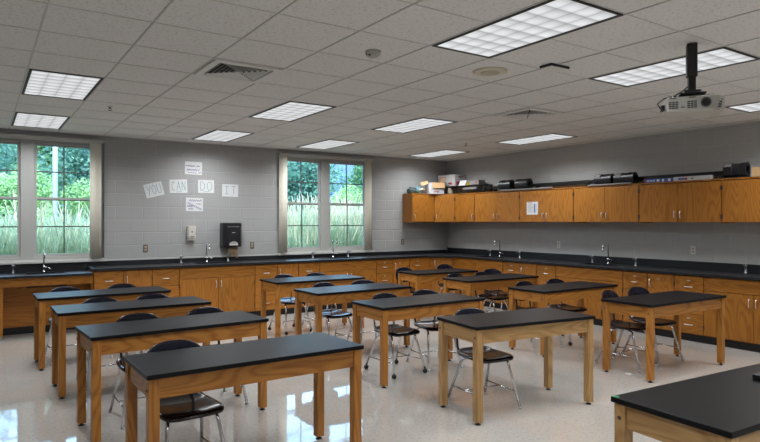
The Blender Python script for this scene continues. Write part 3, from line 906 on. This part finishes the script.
# ------------------------------------------------------------------ wall cabinets
UZ0, UZ1 = 1.575, 2.165; UD = .315
def wall_cabinet(p0, dirv, width, doors, label, swap=False):
    d = Vector((*dirv, 0)); rz = math.atan2(d.y, d.x)
    t = empty('wall_cabinet', (*p0, UZ0), rz, label, 'cabinet', 'oak wall cabinets')
    w, hgt, th = width, UZ1-UZ0, .018; wz = WOOD['cab', 'z']
    mb = MB()
    mb.box(.0005, th, 0, UD-.004, 0, hgt).box(w-th, w-.0005, 0, UD-.004, 0, hgt).box(th, w-th, 0, UD-.004, .012, .03).box(th, w-th, 0, UD-.004, hgt-th, hgt).box(th, w-th, UD-.02, UD-.004, .03, hgt-th)
    mb.build('body', wz, t)
    g = .008; y0, y1 = -.020, -.0005
    for q in range(doors):
        a = g if q == 0 else w/2+.003; b = w-g if (doors == 1 or q == 1) else w/2-.003
        f = MB().box(a, b, y0, y1, .014, hgt-.03).build('door', wz, t, bevel=.003)
        right = (q == 0) if doors == 2 else not swap
        hx = b-.04 if right else a+.04
        handle(f, (hx, y0, .115), True)
        xx = a+.001 if right else b-.001
        for zz in (.09, hgt-.12): MB().box(xx-.010, xx+.010, y0-.004, y1, zz-.028, zz+.028).build('hinge', 'hinge', f)
    return t
wall_cabinet((-1.205, -UD), A, .575, 1, 'oak wall cabinet on the window wall beside the corner, below the teal bag', swap=True)
ub = [(-.632, -1.218, 1, 'oak wall cabinet with one door just right of the diagonal corner cabinet'),
 (-1.218, -2.406, 2, 'oak two door wall cabinet below the first pair of black drums'),
 (-2.406, -3.59, 2, 'oak two door wall cabinet with a white paper taped to its left door'),
 (-3.59, -4.767, 2, 'oak two door wall cabinet below the second pair of black drums'),
 (-4.767, -5.953, 2, 'oak two door wall cabinet below the long blue and white carton'),
 (-5.953, -7.13, 2, 'oak wall cabinet cut by the right edge of the photo')]
for a, b, n, lab in ub: wall_cabinet((-UD, a), B, a-b, n, lab)
t = empty('corner_wall_cabinet', (0, 0, UZ0), 0, 'oak diagonal corner wall cabinet under the open cardboard box', 'cabinet', 'oak wall cabinets')
e = .628; q = UD
out = [(-e, -.004), (-e, -q), (-q, -e), (-.004, -e), (-.004, -.004)]
inn = [(-e+.018, -.022), (-e+.018, -q+.01), (-q+.01, -e+.018), (-.022, -e+.018), (-.022, -.022)]
mb = MB(); mb.poly(out, .018, UZ1-UZ0-.018, [inn]); mb.poly(out, .0, .018); mb.poly(out, UZ1-UZ0-.018, UZ1-UZ0)
mb.build('body', WOOD['cab', 'z'], t)
c0 = Vector((-(e+q)/2, -(e+q)/2, (UZ1-UZ0)/2-.008)) + dn*.0105
f = MB().obox(c0, (.205, .0095, (UZ1-UZ0)/2-.022), rd).build('door', WOOD['cab', 'z'], t, bevel=.003)
handle(f, c0 - da*.165 + dn*.0095 + Vector((0,0,-.17)), True, nrm=tuple(dn))
for pz in (.19, -.19): MB().obox(c0 + da*.20 + dn*.002 + Vector((0,0,pz)), (.008, .011, .028), rd).build('hinge', 'hinge', f)

# ------------------------------------------------------------------ things on the wall cabinets
ZU = UZ1+.001
# crumpled bag
t = empty('plastic_bag', (-.99, -.15, ZU), 0, 'crumpled teal plastic bag with clothes on the wall cabinet end', 'bag')
def blob(name, mat, c, s, parent, seed, amp=.18):
    rnd = random.Random(seed); mb = MB()
    bmesh.ops.create_icosphere(mb.bm, subdivisions=3, radius=1)
    ph = [rnd.uniform(0, 6) for _ in range(6)]
    for v in mb.bm.verts:
        p = v.co; k = 1 + amp*(math.sin(p.x*5+ph[0])*math.sin(p.y*4+ph[1]) + .6*math.sin(p.z*8+ph[2]+p.x*3) + .4*math.sin(p.y*11+ph[3]))
        q_ = Vector((p.x*s[0], p.y*s[1], p.z*s[2]))*k
        for i_ in (0, 1): q_[i_] = math.copysign(min(abs(q_[i_]), s[i_]*1.1), q_[i_])
        q_.z = max(q_.z, -s[2]*.75)
        v.co = q_ + Vector(c)
    return mb.build(name, mat, parent, smooth=True)
blob('bag_body', 'bag_teal', (.09, 0, .065), (.11, .10, .086), t, 3, .13)
blob('bag_bundle', 'bag_dark', (-.10, -.01, .055), (.105, .10, .073), t, 8, .15)
blob('cloth', 'ivory', (.12, -.075, .085), (.07, .04, .035), t, 5, .2)
# open box
t = empty('open_carton', (-.61, -.305, ZU), R(-18), 'open white box with brown cardboard flaps on the corner wall cabinet', 'box')
w, d_, h = .165, .115, .225
mb = MB(); th = .004
mb.box(-w, w, -d_, -d_+th, 0, h).box(-w, w, d_-th, d_, 0, h).box(-w, -w+th, -d_+th, d_-th, 0, h).box(w-th, w, -d_+th, d_-th, 0, h).box(-w+th, w-th, -d_+th, d_-th, 0, th)
mb.build('box_body', 'box_white', t)
MB().obox((.045, -d_-.020, h-.052), (w-.03, .0022, .056), Matrix.Rotation(R(-18), 3, 'X')).build('flap', 'cardboard', t)
MB().obox((-w-.070, -.055, h-.010), (.082, .0022, .040), Matrix.Rotation(R(-14), 3, 'Y') @ Matrix.Rotation(R(-35), 3, 'X')).build('flap', 'cardboard', t)
MB().obox((w+.010, .0, h+.056), (.0022, d_, .056), Matrix.Rotation(R(8), 3, 'Y')).build('flap', 'cardboard', t)
mb = MB()
for k in range(3): mb.tube([(-.02+.02*k, .03, .02), (-.05+.03*k, .0, .17), (-.075+.045*k, -.01, .225+.012*k)], .008, 6)
mb.build('contents', 'cardboard', t)
MB().ribbon([(-.05, .035), (.01, .05), (.06, .04), (.02, .03)], .016, -d_-.001).build('printed_mark', 'red_ink', t, recalc=False)
# rack holding the white carton
t = empty('black_rack', (0, 0, ZU), 0, 'low black metal rack on the wall cabinets holding the white box', 'rack')
MB().box(-.265, -.03, -1.42, -.04, .150, .165).build('tray', 'black_metal', t, bevel=.002)
MB().box(-.265, -.03, -1.42, -.70, .050, .062).build('tray', 'black_metal', t)
for (x, y) in ((-.25, -.60), (-.045, -.06), (-.25, -1.40), (-.045, -1.40)):
    MB().box(x-.012, x+.012, y-.012, y+.012, 0, .149).build('leg', 'black_metal', t)
MB().obox((-.245, -.98, .0985), (.004, .20, .018), Matrix.Rotation(R(0), 3, 'Z')).build('grey_insert', 'box_grey', t)
# white printed carton
t = empty('white_carton', (-.165, -.34, ZU+.166), 0, 'white carton with red and yellow print on the rack in the corner', 'box')
hx, hy, hz = .155, .27, .235
MB().box(-hx, hx, -hy, hy, 0, hz).build('box_body', 'box_white', t, bevel=.004)
MB().box(-hx-.004, hx+.004, -hy-.004, hy+.004, hz-.03, hz+.004).build('lid', 'box_white', t)
mb = MB(); y = -hy-.0045
mb.ribbon([(-.06, .19), (-.02, .20), (.0, .18), (.04, .195), (.07, .195)], .018, y, 0)
mb.ribbon([(-.09, .055), (-.03, .055)], .075, y, 0); mb.ribbon([(.0, .055), (.07, .055)], .075, y, 1)
mb.build('printed_mark', ['red_ink', 'yellow_ink'], t, recalc=False)
mb = MB(); xx = -hx-.0015
for a, b, zz, ww, mi in ((-.18, -.06, .06, .035, 0), (-.20, -.10, .04, .02, 0), (.05, .16, .06, .06, 1), (.02, .2, .185, .02, 0)):
    mb.quad((xx, a, zz-ww/2), (xx, a, zz+ww/2), (xx, b, zz+ww/2), (xx, b, zz-ww/2), mi)
mb.build('printed_mark', ['red_ink', 'yellow_ink'], t, recalc=False)
t = empty('folded_card', (-.22, -.78, ZU+.166), 0, 'white card leaning on a yellow box on the black rack', 'card')
MB().obox((-.03, 0, .052), (.002, .10, .058), Matrix.Rotation(R(22), 3, 'Y')).build('card_sheet', 'white_paper', t)
MB().box(.0, .05, -.15, -.06, 0, .055).build('yellow_block', 'yellow_ink', t, bevel=.002)
t = empty('grey_box', (-.18, -1.13, ZU+.166), 0, 'small grey box with a dark red mark on the black rack', 'box')
MB().box(-.09, .09, -.14, .13, 0, .09).build('box_body', 'box_grey', t, bevel=.003)
MB().quad((-.0905, -.09, .03), (-.0905, -.09, .065), (-.0905, -.05, .065), (-.0905, -.05, .03)).build('printed_mark', 'red_ink', t, recalc=False)
t = empty('wire_basket', (-.345, -.51, ZU), R(-45), 'small pale wire holder between the open box and the rack', 'holder')
mb = MB()
for k in range(5): mb.tube([(-.06+.02*k, -.03, .004), (-.04+.02*k, .0, .13-.012*k)], .005, 6); mb.tube([(.05-.02*k, -.03, .004), (-.01-.010*k, .01, .12)], .004, 6)
mb.build('wires', 'ivory', t)

def track(y0, y1, drums, label, dl):
    """black equipment track lying along the cabinet tops, drums at its ends"""
    t = empty('black_track', (-.095, (y0+y1)/2, ZU), 0, label, 'track', 'black tracks on the wall cabinets')
    cy = (y0+y1)/2
    mb = MB(); mb.box(-.035, .035, y1-cy, y0-cy, .06, .075); mb.box(-.035, -.027, y1-cy, y0-cy, .075, .115); mb.box(.027, .035, y1-cy, y0-cy, .075, .115)
    n = int((y0-y1)/.12)
    for k in range(n): yy = y1-cy+.06+k*.12; mb.box(-.027, .027, yy-.02, yy+.02, .108, .115)
    mb.build('rail', 'black_metal', t)
    for yy in (y0-.06, (y0+y1)/2, y1+.06):
        MB().box(-.04, .04, yy-cy-.015, yy-cy+.015, 0, .059).build('foot', 'black_metal', t, bevel=.003)
    return t
track(-1.50, -3.75, None, 'long black track behind the first pair of black drums', 0)
track(-3.80, -6.20, None, 'long black track behind the second pair of black drums', 0)
def drum(y, Ln, r, label, tape=False):
    t = empty('black_drum', (-.22, y, ZU), 0, label, 'drum', 'black drums on the wall cabinets')
    x0 = 0
    mb = MB()
    # hollow roll lying along the wall
    prof = []
    n = 24
    for (rr, yy) in ((r, -Ln/2), (r, -Ln*.22), (r*.94, -Ln*.2), (r*.94, Ln*.1), (r, Ln*.12), (r, Ln/2), (r*.62, Ln/2), (r*.62, -Ln/2)):
        prof.append([mb.bm.verts.new((rr*math.cos(2*PI*k/n)*.8, yy, rr*math.sin(2*PI*k/n)+r)) for k in range(n)])
    for i in range(len(prof)):
        a, b = prof[i], prof[(i+1) % len(prof)]
        for k in range(n):
            f = mb.bm.faces.new((a[k], a[(k+1)%n], b[(k+1)%n], b[k])); f.smooth = False
    mb.build('shell', 'black_plastic', t)
    MB().box(-r*.8, r*.8, -Ln*.6, Ln*.6, -.0, .012).build('base', 'black_metal', t)
    if tape: MB().obox((-r*.60, Ln*.30, r*1.68), (.028, Ln*.16, .002), Matrix.Rotation(R(-46), 3, 'Y')).build('label_tape', 'box_grey', t)
    return t
drum(-1.98, .28, .105, 'black drum at the far end, first of the pair nearest the corner')
drum(-2.40, .30, .105, 'black drum just right of the one nearest the corner')
drum(-4.10, .30, .092, 'black drum with a pale label, left one of the middle pair', True)
drum(-4.47, .33, .092, 'black drum right one of the middle pair above the cabinets', True)
drum(-6.09, .28, .10, 'black drum near the right edge of the photo beside the small brown box', True)
o = MB().box(-.014, .014, -.62, .62, 0, .026).build('grey_board', 'grey_slab', None, (-.320, -2.52, ZU), bevel=.002)
tag(o, 'thin grey board lying along the cabinet tops under the first black drums', 'board')
o = MB().box(-.014, .014, -.38, .38, 0, .022).build('grey_board', 'grey_slab', None, (-.320, -4.25, ZU), bevel=.002)
tag(o, 'thin grey board lying under the middle pair of black drums', 'board')
t = empty('long_carton', (-.275, -5.38, ZU), 0, 'long thin blue and white carton on the wall cabinets', 'box')
MB().box(-.03, .03, -.42, .10, 0, .058).build('white_end', 'box_white', t, bevel=.002)
MB().box(-.03, .03, .1005, .55, 0, .052).build('blue_end', 'blue_ink', t, bevel=.002)
xx = -.031; MARKS = ['blue_ink', 'red_ink', 'black_ink', 'white_paper']
def rq(a, b, z0, z1, mi): MB().quad((xx, a, z0), (xx, a, z1), (xx, b, z1), (xx, b, z0)).build('printed_mark', MARKS[mi], t, recalc=False)
rq(-.06, .03, .014, .042, 0); rq(-.10, -.062, .012, .044, 1); rq(-.19, -.15, .022, .034, 2)
rq(.14, .18, .006, .044, 3); rq(.24, .27, .008, .042, 3); rq(.31, .35, .01, .042, 3); rq(.53, .55, .004, .048, 1)
for k in range(6): rq(.38+k*.022, .392+k*.022, .016, .034, 3)
t = empty('brown_box', (-.245, -6.365, ZU), R(6), 'small brown cardboard box on the cabinets at the right edge', 'box')
MB().box(-.08, .08, -.06, .06, 0, .13).build('box_body', 'cardboard', t, bevel=.003)
mb = MB(); mb.box(-.083, -.0805, -.063, -.05, 0, .13).box(-.083, -.0805, .05, .063, 0, .13).box(-.083, -.0805, -.05, .05, .12, .13)
mb.build('tape_edge', 'box_grey', t)
# white paper on the cabinet door
t = empty('taped_notice', (-UD-.0215, -2.71, 1.83), -PI/2, 'white printed paper taped to a wall cabinet door', 'paper')
MB().box(-.13, .13, -.0008, 0, -.112, .114).build('sheet', 'white_paper', t)
mb = MB(); 
mb.ribbon([(.055, -.07), (.055, .07)], .028, -.0014, 0)
for k in range(8): mb.ribbon([(-.10, .075-k*.02), (.02-.02*(k%3), .075-k*.02)], .005, -.0014, 1)
mb.ribbon([(-.10, .098), (-.02, .098)], .008, -.0014, 2)
for k in range(5): mb.ribbon([(.085, .06-k*.028), (.115, .06-k*.028)], .005, -.0014, 1)
mb.build('printing', ['blue_ink', 'box_grey', 'red_ink'], t, recalc=False)

# ------------------------------------------------------------------ things on the far wall
def outlet(x, y, z, rz, mat, label):
    t = empty('wall_outlet', (x, y, z), rz, label, 'outlet', 'wall outlets')
    MB().box(-.036, .036, -.006, -.0005, -.058, .058).build('plate', mat, t, bevel=.003)
    for s in (-1, 1):
        mb = MB(); mb.box(-.016, .016, -.009, -.0062, s*.022-.014, s*.022+.014)
        sk = mb.build('socket', 'ivory', t, bevel=.003)
        MB().box(-.008, -.005, -.0096, -.0091, s*.022-.006, s*.022+.005).box(.005, .008, -.0096, -.0091, s*.022-.006, s*.022+.005).build('slot', 'black_ink', sk)
    return t
outlet(-6.264, 0, 1.165, 0, 'plate_brown', 'bronze outlet on the window wall below the sign reading YOU')
outlet(-4.477, 0, 1.175, 0, 'plate_brown', 'bronze outlet just right of the paper towel dispenser')
outlet(-1.205, 0, 1.178, 0, 'plate_brown', 'bronze outlet under the wall cabinet end near the corner')
outlet(0, -3.015, 1.192, -PI/2, 'plate_steel', 'pale outlet on the cabinet wall between the two far sinks')
outlet(0, -5.396, 1.188, -PI/2, 'plate_steel', 'pale outlet on the cabinet wall near the right edge')

t = empty('soap_dispenser', (-5.552, 0, 1.268), 0, 'white soap dispenser on the wall left of the towel dispenser', 'soap dispenser')
MB().poly([(-.068, -.0005), (-.068, -.075), (-.05, -.095), (.05, -.095), (.068, -.075), (.068, -.0005)], .055, .25).build('housing', 'plastic_white', t, bevel=.008)
MB().poly([(-.06, -.0005), (-.06, -.08), (.06, -.08), (.06, -.0005)], .012, .054).build('push_lever', 'plastic_white', t, bevel=.006)
MB().cyl((0, -.0945, .155), .012, -.003, 14, 'y').build('view_window', 'black_ink', t)
MB().box(-.032, .032, -.097, -.0952, .068, .080).build('label_strip', 'dark_grille', t)

t = empty('towel_dispenser', (-4.893, 0, 1.102), 0, 'large black paper towel dispenser on the wall with brown paper hanging', 'towel dispenser')
t.scale = (.93, 1, 1.177)
mb = MB()
sec = [(-.182, -.0005), (-.182, -.16), (-.13, -.215), (.13, -.215), (.182, -.16), (.182, -.0005)]
mb.poly(sec, .05, .40)
mb.build('housing', 'black_plastic', t, bevel=.02, segs=3)
MB().poly([(-.145, -.20), (-.12, -.228), (.12, -.228), (.145, -.20)], .09, .34).build('cover', 'black_plastic', t, bevel=.01)
MB().box(-.11, .11, -.235, -.2285, .335, .35).build('edge_lip', 'dark_grille', t, bevel=.002)
MB().box(-.03, .03, -.2295, -.2285, .255, .263).build('name_badge', 'nickel', t)
mb = MB(); mb.poly([(-.085, 0), (.085, 0), (.07, .035), (.03, .055), (-.03, .055), (-.07, .035)], 0, .002)
m_ = Matrix.Translation((0, -.2287, .075)) @ Matrix.Rotation(R(90), 4, 'X')
bmesh.ops.transform(mb.bm, matrix=m_, verts=mb.bm.verts); mb.build('instruction_label', 'box_white', t)
mb = MB()
for k in range(4): mb.ribbon([(-.055, .10+k*.008), (.055-.01*k, .10+k*.008)], .003, -.2312)
mb.build('printed_mark', 'black_ink', t, recalc=False)
mb = MB(); prev = None
for k in range(7):
    z = .05 - k*.016; y = -.12 - .02*math.sin(k*.7); dxx = .012*k*.5
    cur = [(-.085+dxx, y, z), (.10+dxx*.6, y-.01, z - (.012*k if k > 2 else 0))]
    if prev: mb.quad(prev[0], prev[1], cur[1], cur[0])
    prev = cur
o = mb.build('paper_sheet', 'paper_brown', t, recalc=False, smooth=True); o.modifiers.new('s', 'SOLIDIFY').thickness = .0012

# handwritten paper signs
GL = {
 'Y': [[(-.4, .5), (0, 0)], [(.45, .5), (-.15, -.5)]],
 'O': [[(.40*math.cos(a), .48*math.sin(a)) for a in (2*PI*k/14 for k in range(15))]],
 'U': [[(-.38, .5), (-.38, -.2), (-.28, -.42), (0, -.5), (.26, -.42), (.38, -.2), (.38, .5)]],
 'C': [[(.36*math.cos(a), .48*math.sin(a)) for a in (R(50+ 26*k) for k in range(11))]],
 'A': [[(-.4, -.5), (0, .5), (.4, -.5)], [(-.24, -.1), (.24, -.1)]],
 'N': [[(-.36, -.5), (-.36, .5), (.36, -.5), (.36, .5)]],
 'D': [[(-.34, -.5), (-.34, .5), (0, .46), (.3, .2), (.36, 0), (.3, -.22), (0, -.46), (-.34, -.5)]],
 'I': [[(0, .5), (0, -.5)], [(-.3, .5), (.3, .5)], [(-.3, -.5), (.3, -.5)]],
 'T': [[(-.4, .5), (.4, .5)], [(0, .5), (0, -.5)]],
}
def sign(cx, cz, w, h, tilt, word, label, ink='teal_ink', lw=.062, lh=.15, under=None):
    t = empty('paper_sign', (cx, -.0012, cz), 0, label, 'paper sign', 'handwritten paper signs on the wall')
    t.rotation_euler = (0, R(-tilt), 0)
    MB().box(-w/2, w/2, -.0012, .0, -h/2, h/2).build('sheet', 'white_paper', t)
    n = len(word); step = (w*.86)/n
    for i, chh in enumerate(word):
        ox = -w*.43 + step*(i+.5); mb = MB()
        for st in GL[chh]: mb.ribbon([(ox + p[0]*step*.86, p[1]*lh+.004) for p in st], .0072, -.0018)
        mb.build('letter', ink, t, recalc=False)
    if under: MB().ribbon([(-under, -h*.42), (under, -h*.42+.004)], .006, -.0018).build('underline', ink, t, recalc=False)
    return t
sign(-6.135, 2.103, .285, .222, 15, 'YOU', 'tilted white paper on the wall reading YOU in teal letters')
sign(-5.748, 2.172, .285, .222, 3, 'CAN', 'white paper on the wall reading CAN in teal letters', under=.04)
sign(-5.292, 2.184, .272, .218, 1, 'DO', 'white paper on the wall reading DO in teal letters', under=.05)
sign(-4.874, 2.128, .285, .215, -1, 'IT', 'white paper on the wall reading IT, right end of the row', lh=.13)
def scribble(cx, cz, w, h, tilt, rows, label):
    t = empty('paper_sign', (cx, -.0012, cz), 0, label, 'paper sign', 'handwritten paper signs on the wall')
    t.rotation_euler = (0, R(-tilt), 0)
    MB().box(-w/2, w/2, -.0012, .0, -h/2, h/2).build('sheet', 'white_paper', t)
    for r in rows:
        for st in r: MB().ribbon(st, .006, -.0018).build('pen_stroke', 'purple_ink', t, recalc=False)
rnd = random.Random(4)
def squig(x0, x1, z, a, n): return [(x0+(x1-x0)*k/n, z + a*(1 if k % 2 else -1)*rnd.uniform(.5, 1)) for k in range(n+1)]
scribble(-5.502, 2.481, .284, .214, -1, [[squig(-.13, .03, .035, .016, 14), squig(.05, .10, .035, .012, 5)], [squig(-.11, .06, -.03, .018, 13)], [[(.085, -.01), (.085, -.045)], [(.10, -.01), (.10, -.02)], [(-.09, -.075), (.05, -.08)], [(.08, -.065), (.10, -.08), (.125, -.06)]]], 'topmost white paper on the wall with two lines of purple writing')
scribble(-5.487, 1.877, .284, .222, -1, [[squig(-.09, .12, .065, .02, 12)], [[(-.10, .03), (.12, -.075)], [(-.12, .02), (.11, -.088)]], [squig(-.12, -.03, -.03, .02, 8), squig(-.10, -.02, -.075, .014, 7)], [squig(.03, .12, .01, .01, 6)]], 'lowest white paper on the wall with purple writing crossed by a slanted line')

# ------------------------------------------------------------------ outside
o = MB().box(-30, 22, .25, 45, -.5, -.3).build('ground', 'earth'); struct(o)
def grass_field(name, n, y0, y1, x0, x1, h0, h1, label, seed, plume=.0):
    rnd = random.Random(seed); mb = MB(); bm = mb.bm
    for _ in range(n):
        x, y = rnd.uniform(x0, x1), y0 + (y1-y0)*rnd.random()**1.3
        h = rnd.uniform(h0, h1); a = rnd.uniform(0, 2*PI); lean = rnd.uniform(.1, .75)*h; w = rnd.uniform(.006, .014)
        dx, dy = math.cos(a)*lean, math.sin(a)*lean; px, py = -math.sin(a)*w, math.cos(a)*w
        pts = [(0, 0, -.3), (.12, .12, h*.45), (.45, .45, h*.85), (1., 1., h*.97 if lean < .35*h else h*.8)]
        prev = None
        for i, (fx, fy, z) in enumerate(pts):
            ww = (1, .9, .6, .05)[i]
            cur = (bm.verts.new((x+dx*fx-px*ww, y+dy*fy-py*ww, z)), bm.verts.new((x+dx*fx+px*ww, y+dy*fy+py*ww, z)))
            if prev: bm.faces.new((prev[0], prev[1], cur[1], cur[0])).material_index = 0
            prev = cur
        if rnd.random() < plume:
            zt_ = h*1.05
            for q in range(3):
                b_ = rnd.uniform(0, PI); ux, uy = math.cos(b_)*.016, math.sin(b_)*.016
                mb.quad((x+dx-ux, y+dy-uy, h*.8), (x+dx+ux, y+dy+uy, h*.8), (x+dx*1.2+ux*.5, y+dy*1.2+uy*.5, zt_+.1), (x+dx*1.2-ux*.5, y+dy*1.2-uy*.5, zt_+.1), 1)
    o = mb.build(name, ['grass', 'plume'], recalc=False)
    o['kind'] = 'stuff'; tag(o, label, 'grass'); return o
grass_field('tall_grass', 9000, 1.9, 6.5, -11, -4.2, 1.1, 2.0, 'tall wild grass outside the window at the left edge', 1, .03)
grass_field('tall_grass', 9000, 2.3, 7.5, -2.4, 5.0, 1.2, 2.15, 'tall pale wild grass with plumes outside the middle window', 2, .16)
def crown_mesh(seed, n, mat):
    rnd = random.Random(seed); mb = MB(); bm = mb.bm
    lumps = []
    for k in range(26):
        a = rnd.uniform(0, 2*PI); z = rnd.uniform(-.75, .85); r = rnd.uniform(.25, .8)*math.sqrt(max(.1, 1-z*z*.8))
        lumps.append((Vector((r*math.cos(a), r*math.sin(a), z)), rnd.uniform(.28, .48)))
    for _ in range(n):
        c, r = lumps[rnd.randrange(len(lumps))]
        d = Vector((rnd.gauss(0,1), rnd.gauss(0,1), rnd.gauss(0,1))).normalized()
        p = c + d*r*rnd.uniform(.75, 1.0)
        u = Vector((rnd.gauss(0,1), rnd.gauss(0,1), rnd.gauss(0,.6))).normalized(); v = u.cross(d + Vector((0,0,.3))).normalized()
        s_ = rnd.uniform(.016, .046)
        mb.quad(p-u*s_, p+v*s_*.6, p+u*s_, p-v*s_*.6)
    o = mb.build('crown', mat, recalc=False)
    return o
def tree_proto(seed, mat, tr=.18):
    t = empty('leafy_tree', (0,0,0))
    c = crown_mesh(seed, 17000, mat); c.parent = t
    c.location = (0, 0, 4.0); c.scale = (2.6, 2.6, 3.3)
    mb = MB().tube([(0,0,-.35), (.05,.02,1.5), (-.03,.05,3.2), (.05,0,5.2)], [tr, tr*.8, tr*.6, tr*.25], 8)
    for k in range(6):
        a = k*1.05; z = 2.0+.45*k
        mb.tube([(0,0,z), (.7*math.cos(a), .7*math.sin(a), z+.55), (1.3*math.cos(a), 1.3*math.sin(a), z+1.2)], [tr*.4, tr*.25, tr*.1], 6)
    mb.build('trunk', 'bark', t)
    return t
tp = [tree_proto(11, 'leaf_a'), tree_proto(22, 'leaf_b'), tree_proto(33, 'leaf_c')]
tfirst = [True]*3
TR = [(-9.3, 13.0, 1, .85), (-4.3, 13.6, 1, .85), (-6.9, 19.5, 0, 1.0), (-7.75, 8.7, 2, .46), (-5.6, 9.4, 2, .42),
 (2.9, 14.2, 1, .85), (7.6, 13.6, 0, .85), (5.4, 19.5, 1, 1.0), (3.1, 9.2, 2, .44), (13.9, 16.0, 0, .9), (-.6, 19.8, 0, .95)]
places = ['in the left window, left of the middle post', 'in the right half of the left window', 'farthest back in the left window', 'low, beside the pale pole', 'low, at the right side of the left window',
 'in the left pane of the middle window', 'in the right pane of the middle window', 'farthest back in the middle window', 'low, in the right pane of the middle window', 'beyond the right side of the middle window', 'between the two windows']
kinds = ['mid green leafy tree outside ', 'bluish green leafy tree outside ', 'bright green leafy tree outside ']
for (x, y, k, s), pl in zip(TR, places):
    o = tp[k] if tfirst[k] else copy_tree(tp[k]); tfirst[k] = False
    o.location = (x, y, -.3*(s)+.0); o.scale = (s, s, s*.92); o.rotation_euler = (0, 0, (x*7.3) % 6.28)
    tag(o, kinds[k] + pl, 'tree', 'trees outside the windows')
o = MB().tube([(0,0,-.35), (0,0,7.5)], [.062, .055], 14).build('pale_pole', 'pole_pale', None, (-6.874, 7.2, 0))
tag(o, 'pale upright pole outside the left window', 'pole')

# ------------------------------------------------------------------ sky and camera
w = bpy.data.worlds.new('sky'); sc.world = w; w.use_nodes = True
nt = w.node_tree; nt.nodes.clear()
out = nt.nodes.new('ShaderNodeOutputWorld'); bg = nt.nodes.new('ShaderNodeBackground')
tcw = nt.nodes.new('ShaderNodeTexCoord'); sw = nt.nodes.new('ShaderNodeSeparateXYZ'); L(nt, tcw.outputs['Generated'], sw.inputs[0])
cl = noise(nt, tcw.outputs['Generated'], 3.0, 4)
L(nt, ramp(nt, math_(nt, 'ADD', sw.outputs[2], math_(nt, 'MULTIPLY', math_(nt, 'SUBTRACT', cl, .5), .12)), [(.0, (.20, .42, .80)), (.14, (.28, .55, 1.0)), (.30, (.40, .66, 1.0)), (1.0, (.46, .70, 1.0))]), bg.inputs[0])
L(nt, ramp(nt, sw.outputs[2], [(.0, .22), (.12, .28), (.26, 1.0)]), (mm := nt.nodes.new('ShaderNodeMath')).inputs[0])
mm.operation = 'MULTIPLY'; mm.inputs[1].default_value = 6.8; L(nt, mm.outputs[0], bg.inputs[1])
L(nt, bg.outputs[0], out.inputs[0])
sd = bpy.data.lights.new('sun', 'SUN'); sd.energy = 6.0; sd.angle = R(10); sd.color = (1, .95, .82)
so = bpy.data.objects.new('sun', sd); COL.objects.link(so); so.rotation_euler = (R(42), 0, R(-20)); so.location = (0, -5, 12)

cd = bpy.data.cameras.new('camera'); cam = bpy.data.objects.new('camera', cd); COL.objects.link(cam)
cd.sensor_fit = 'HORIZONTAL'; cd.sensor_width = 36; cd.lens = 596.54/760*36; cd.clip_start = .05; cd.clip_end = 200
yaw, pitch, roll = .590073, .000494, .00056
fw = Vector((math.sin(yaw)*math.cos(pitch), math.cos(yaw)*math.cos(pitch), math.sin(pitch)))
rt = Vector((math.cos(yaw), -math.sin(yaw), 0)); up = rt.cross(fw)
r2 = rt*math.cos(roll) + up*math.sin(roll); u2 = -rt*math.sin(roll) + up*math.cos(roll)
m = Matrix((r2, u2, -fw)).transposed().to_4x4(); m.translation = (-8.4498, -9.9827, 1.5983)
cam.matrix_world = m
sc.camera = cam
sc.view_settings.view_transform = 'Standard'; sc.view_settings.look = 'None'
sc.view_settings.exposure = 0.0; sc.view_settings.gamma = 1.0
try: sc.view_settings.use_curve_mapping = False
except Exception: pass
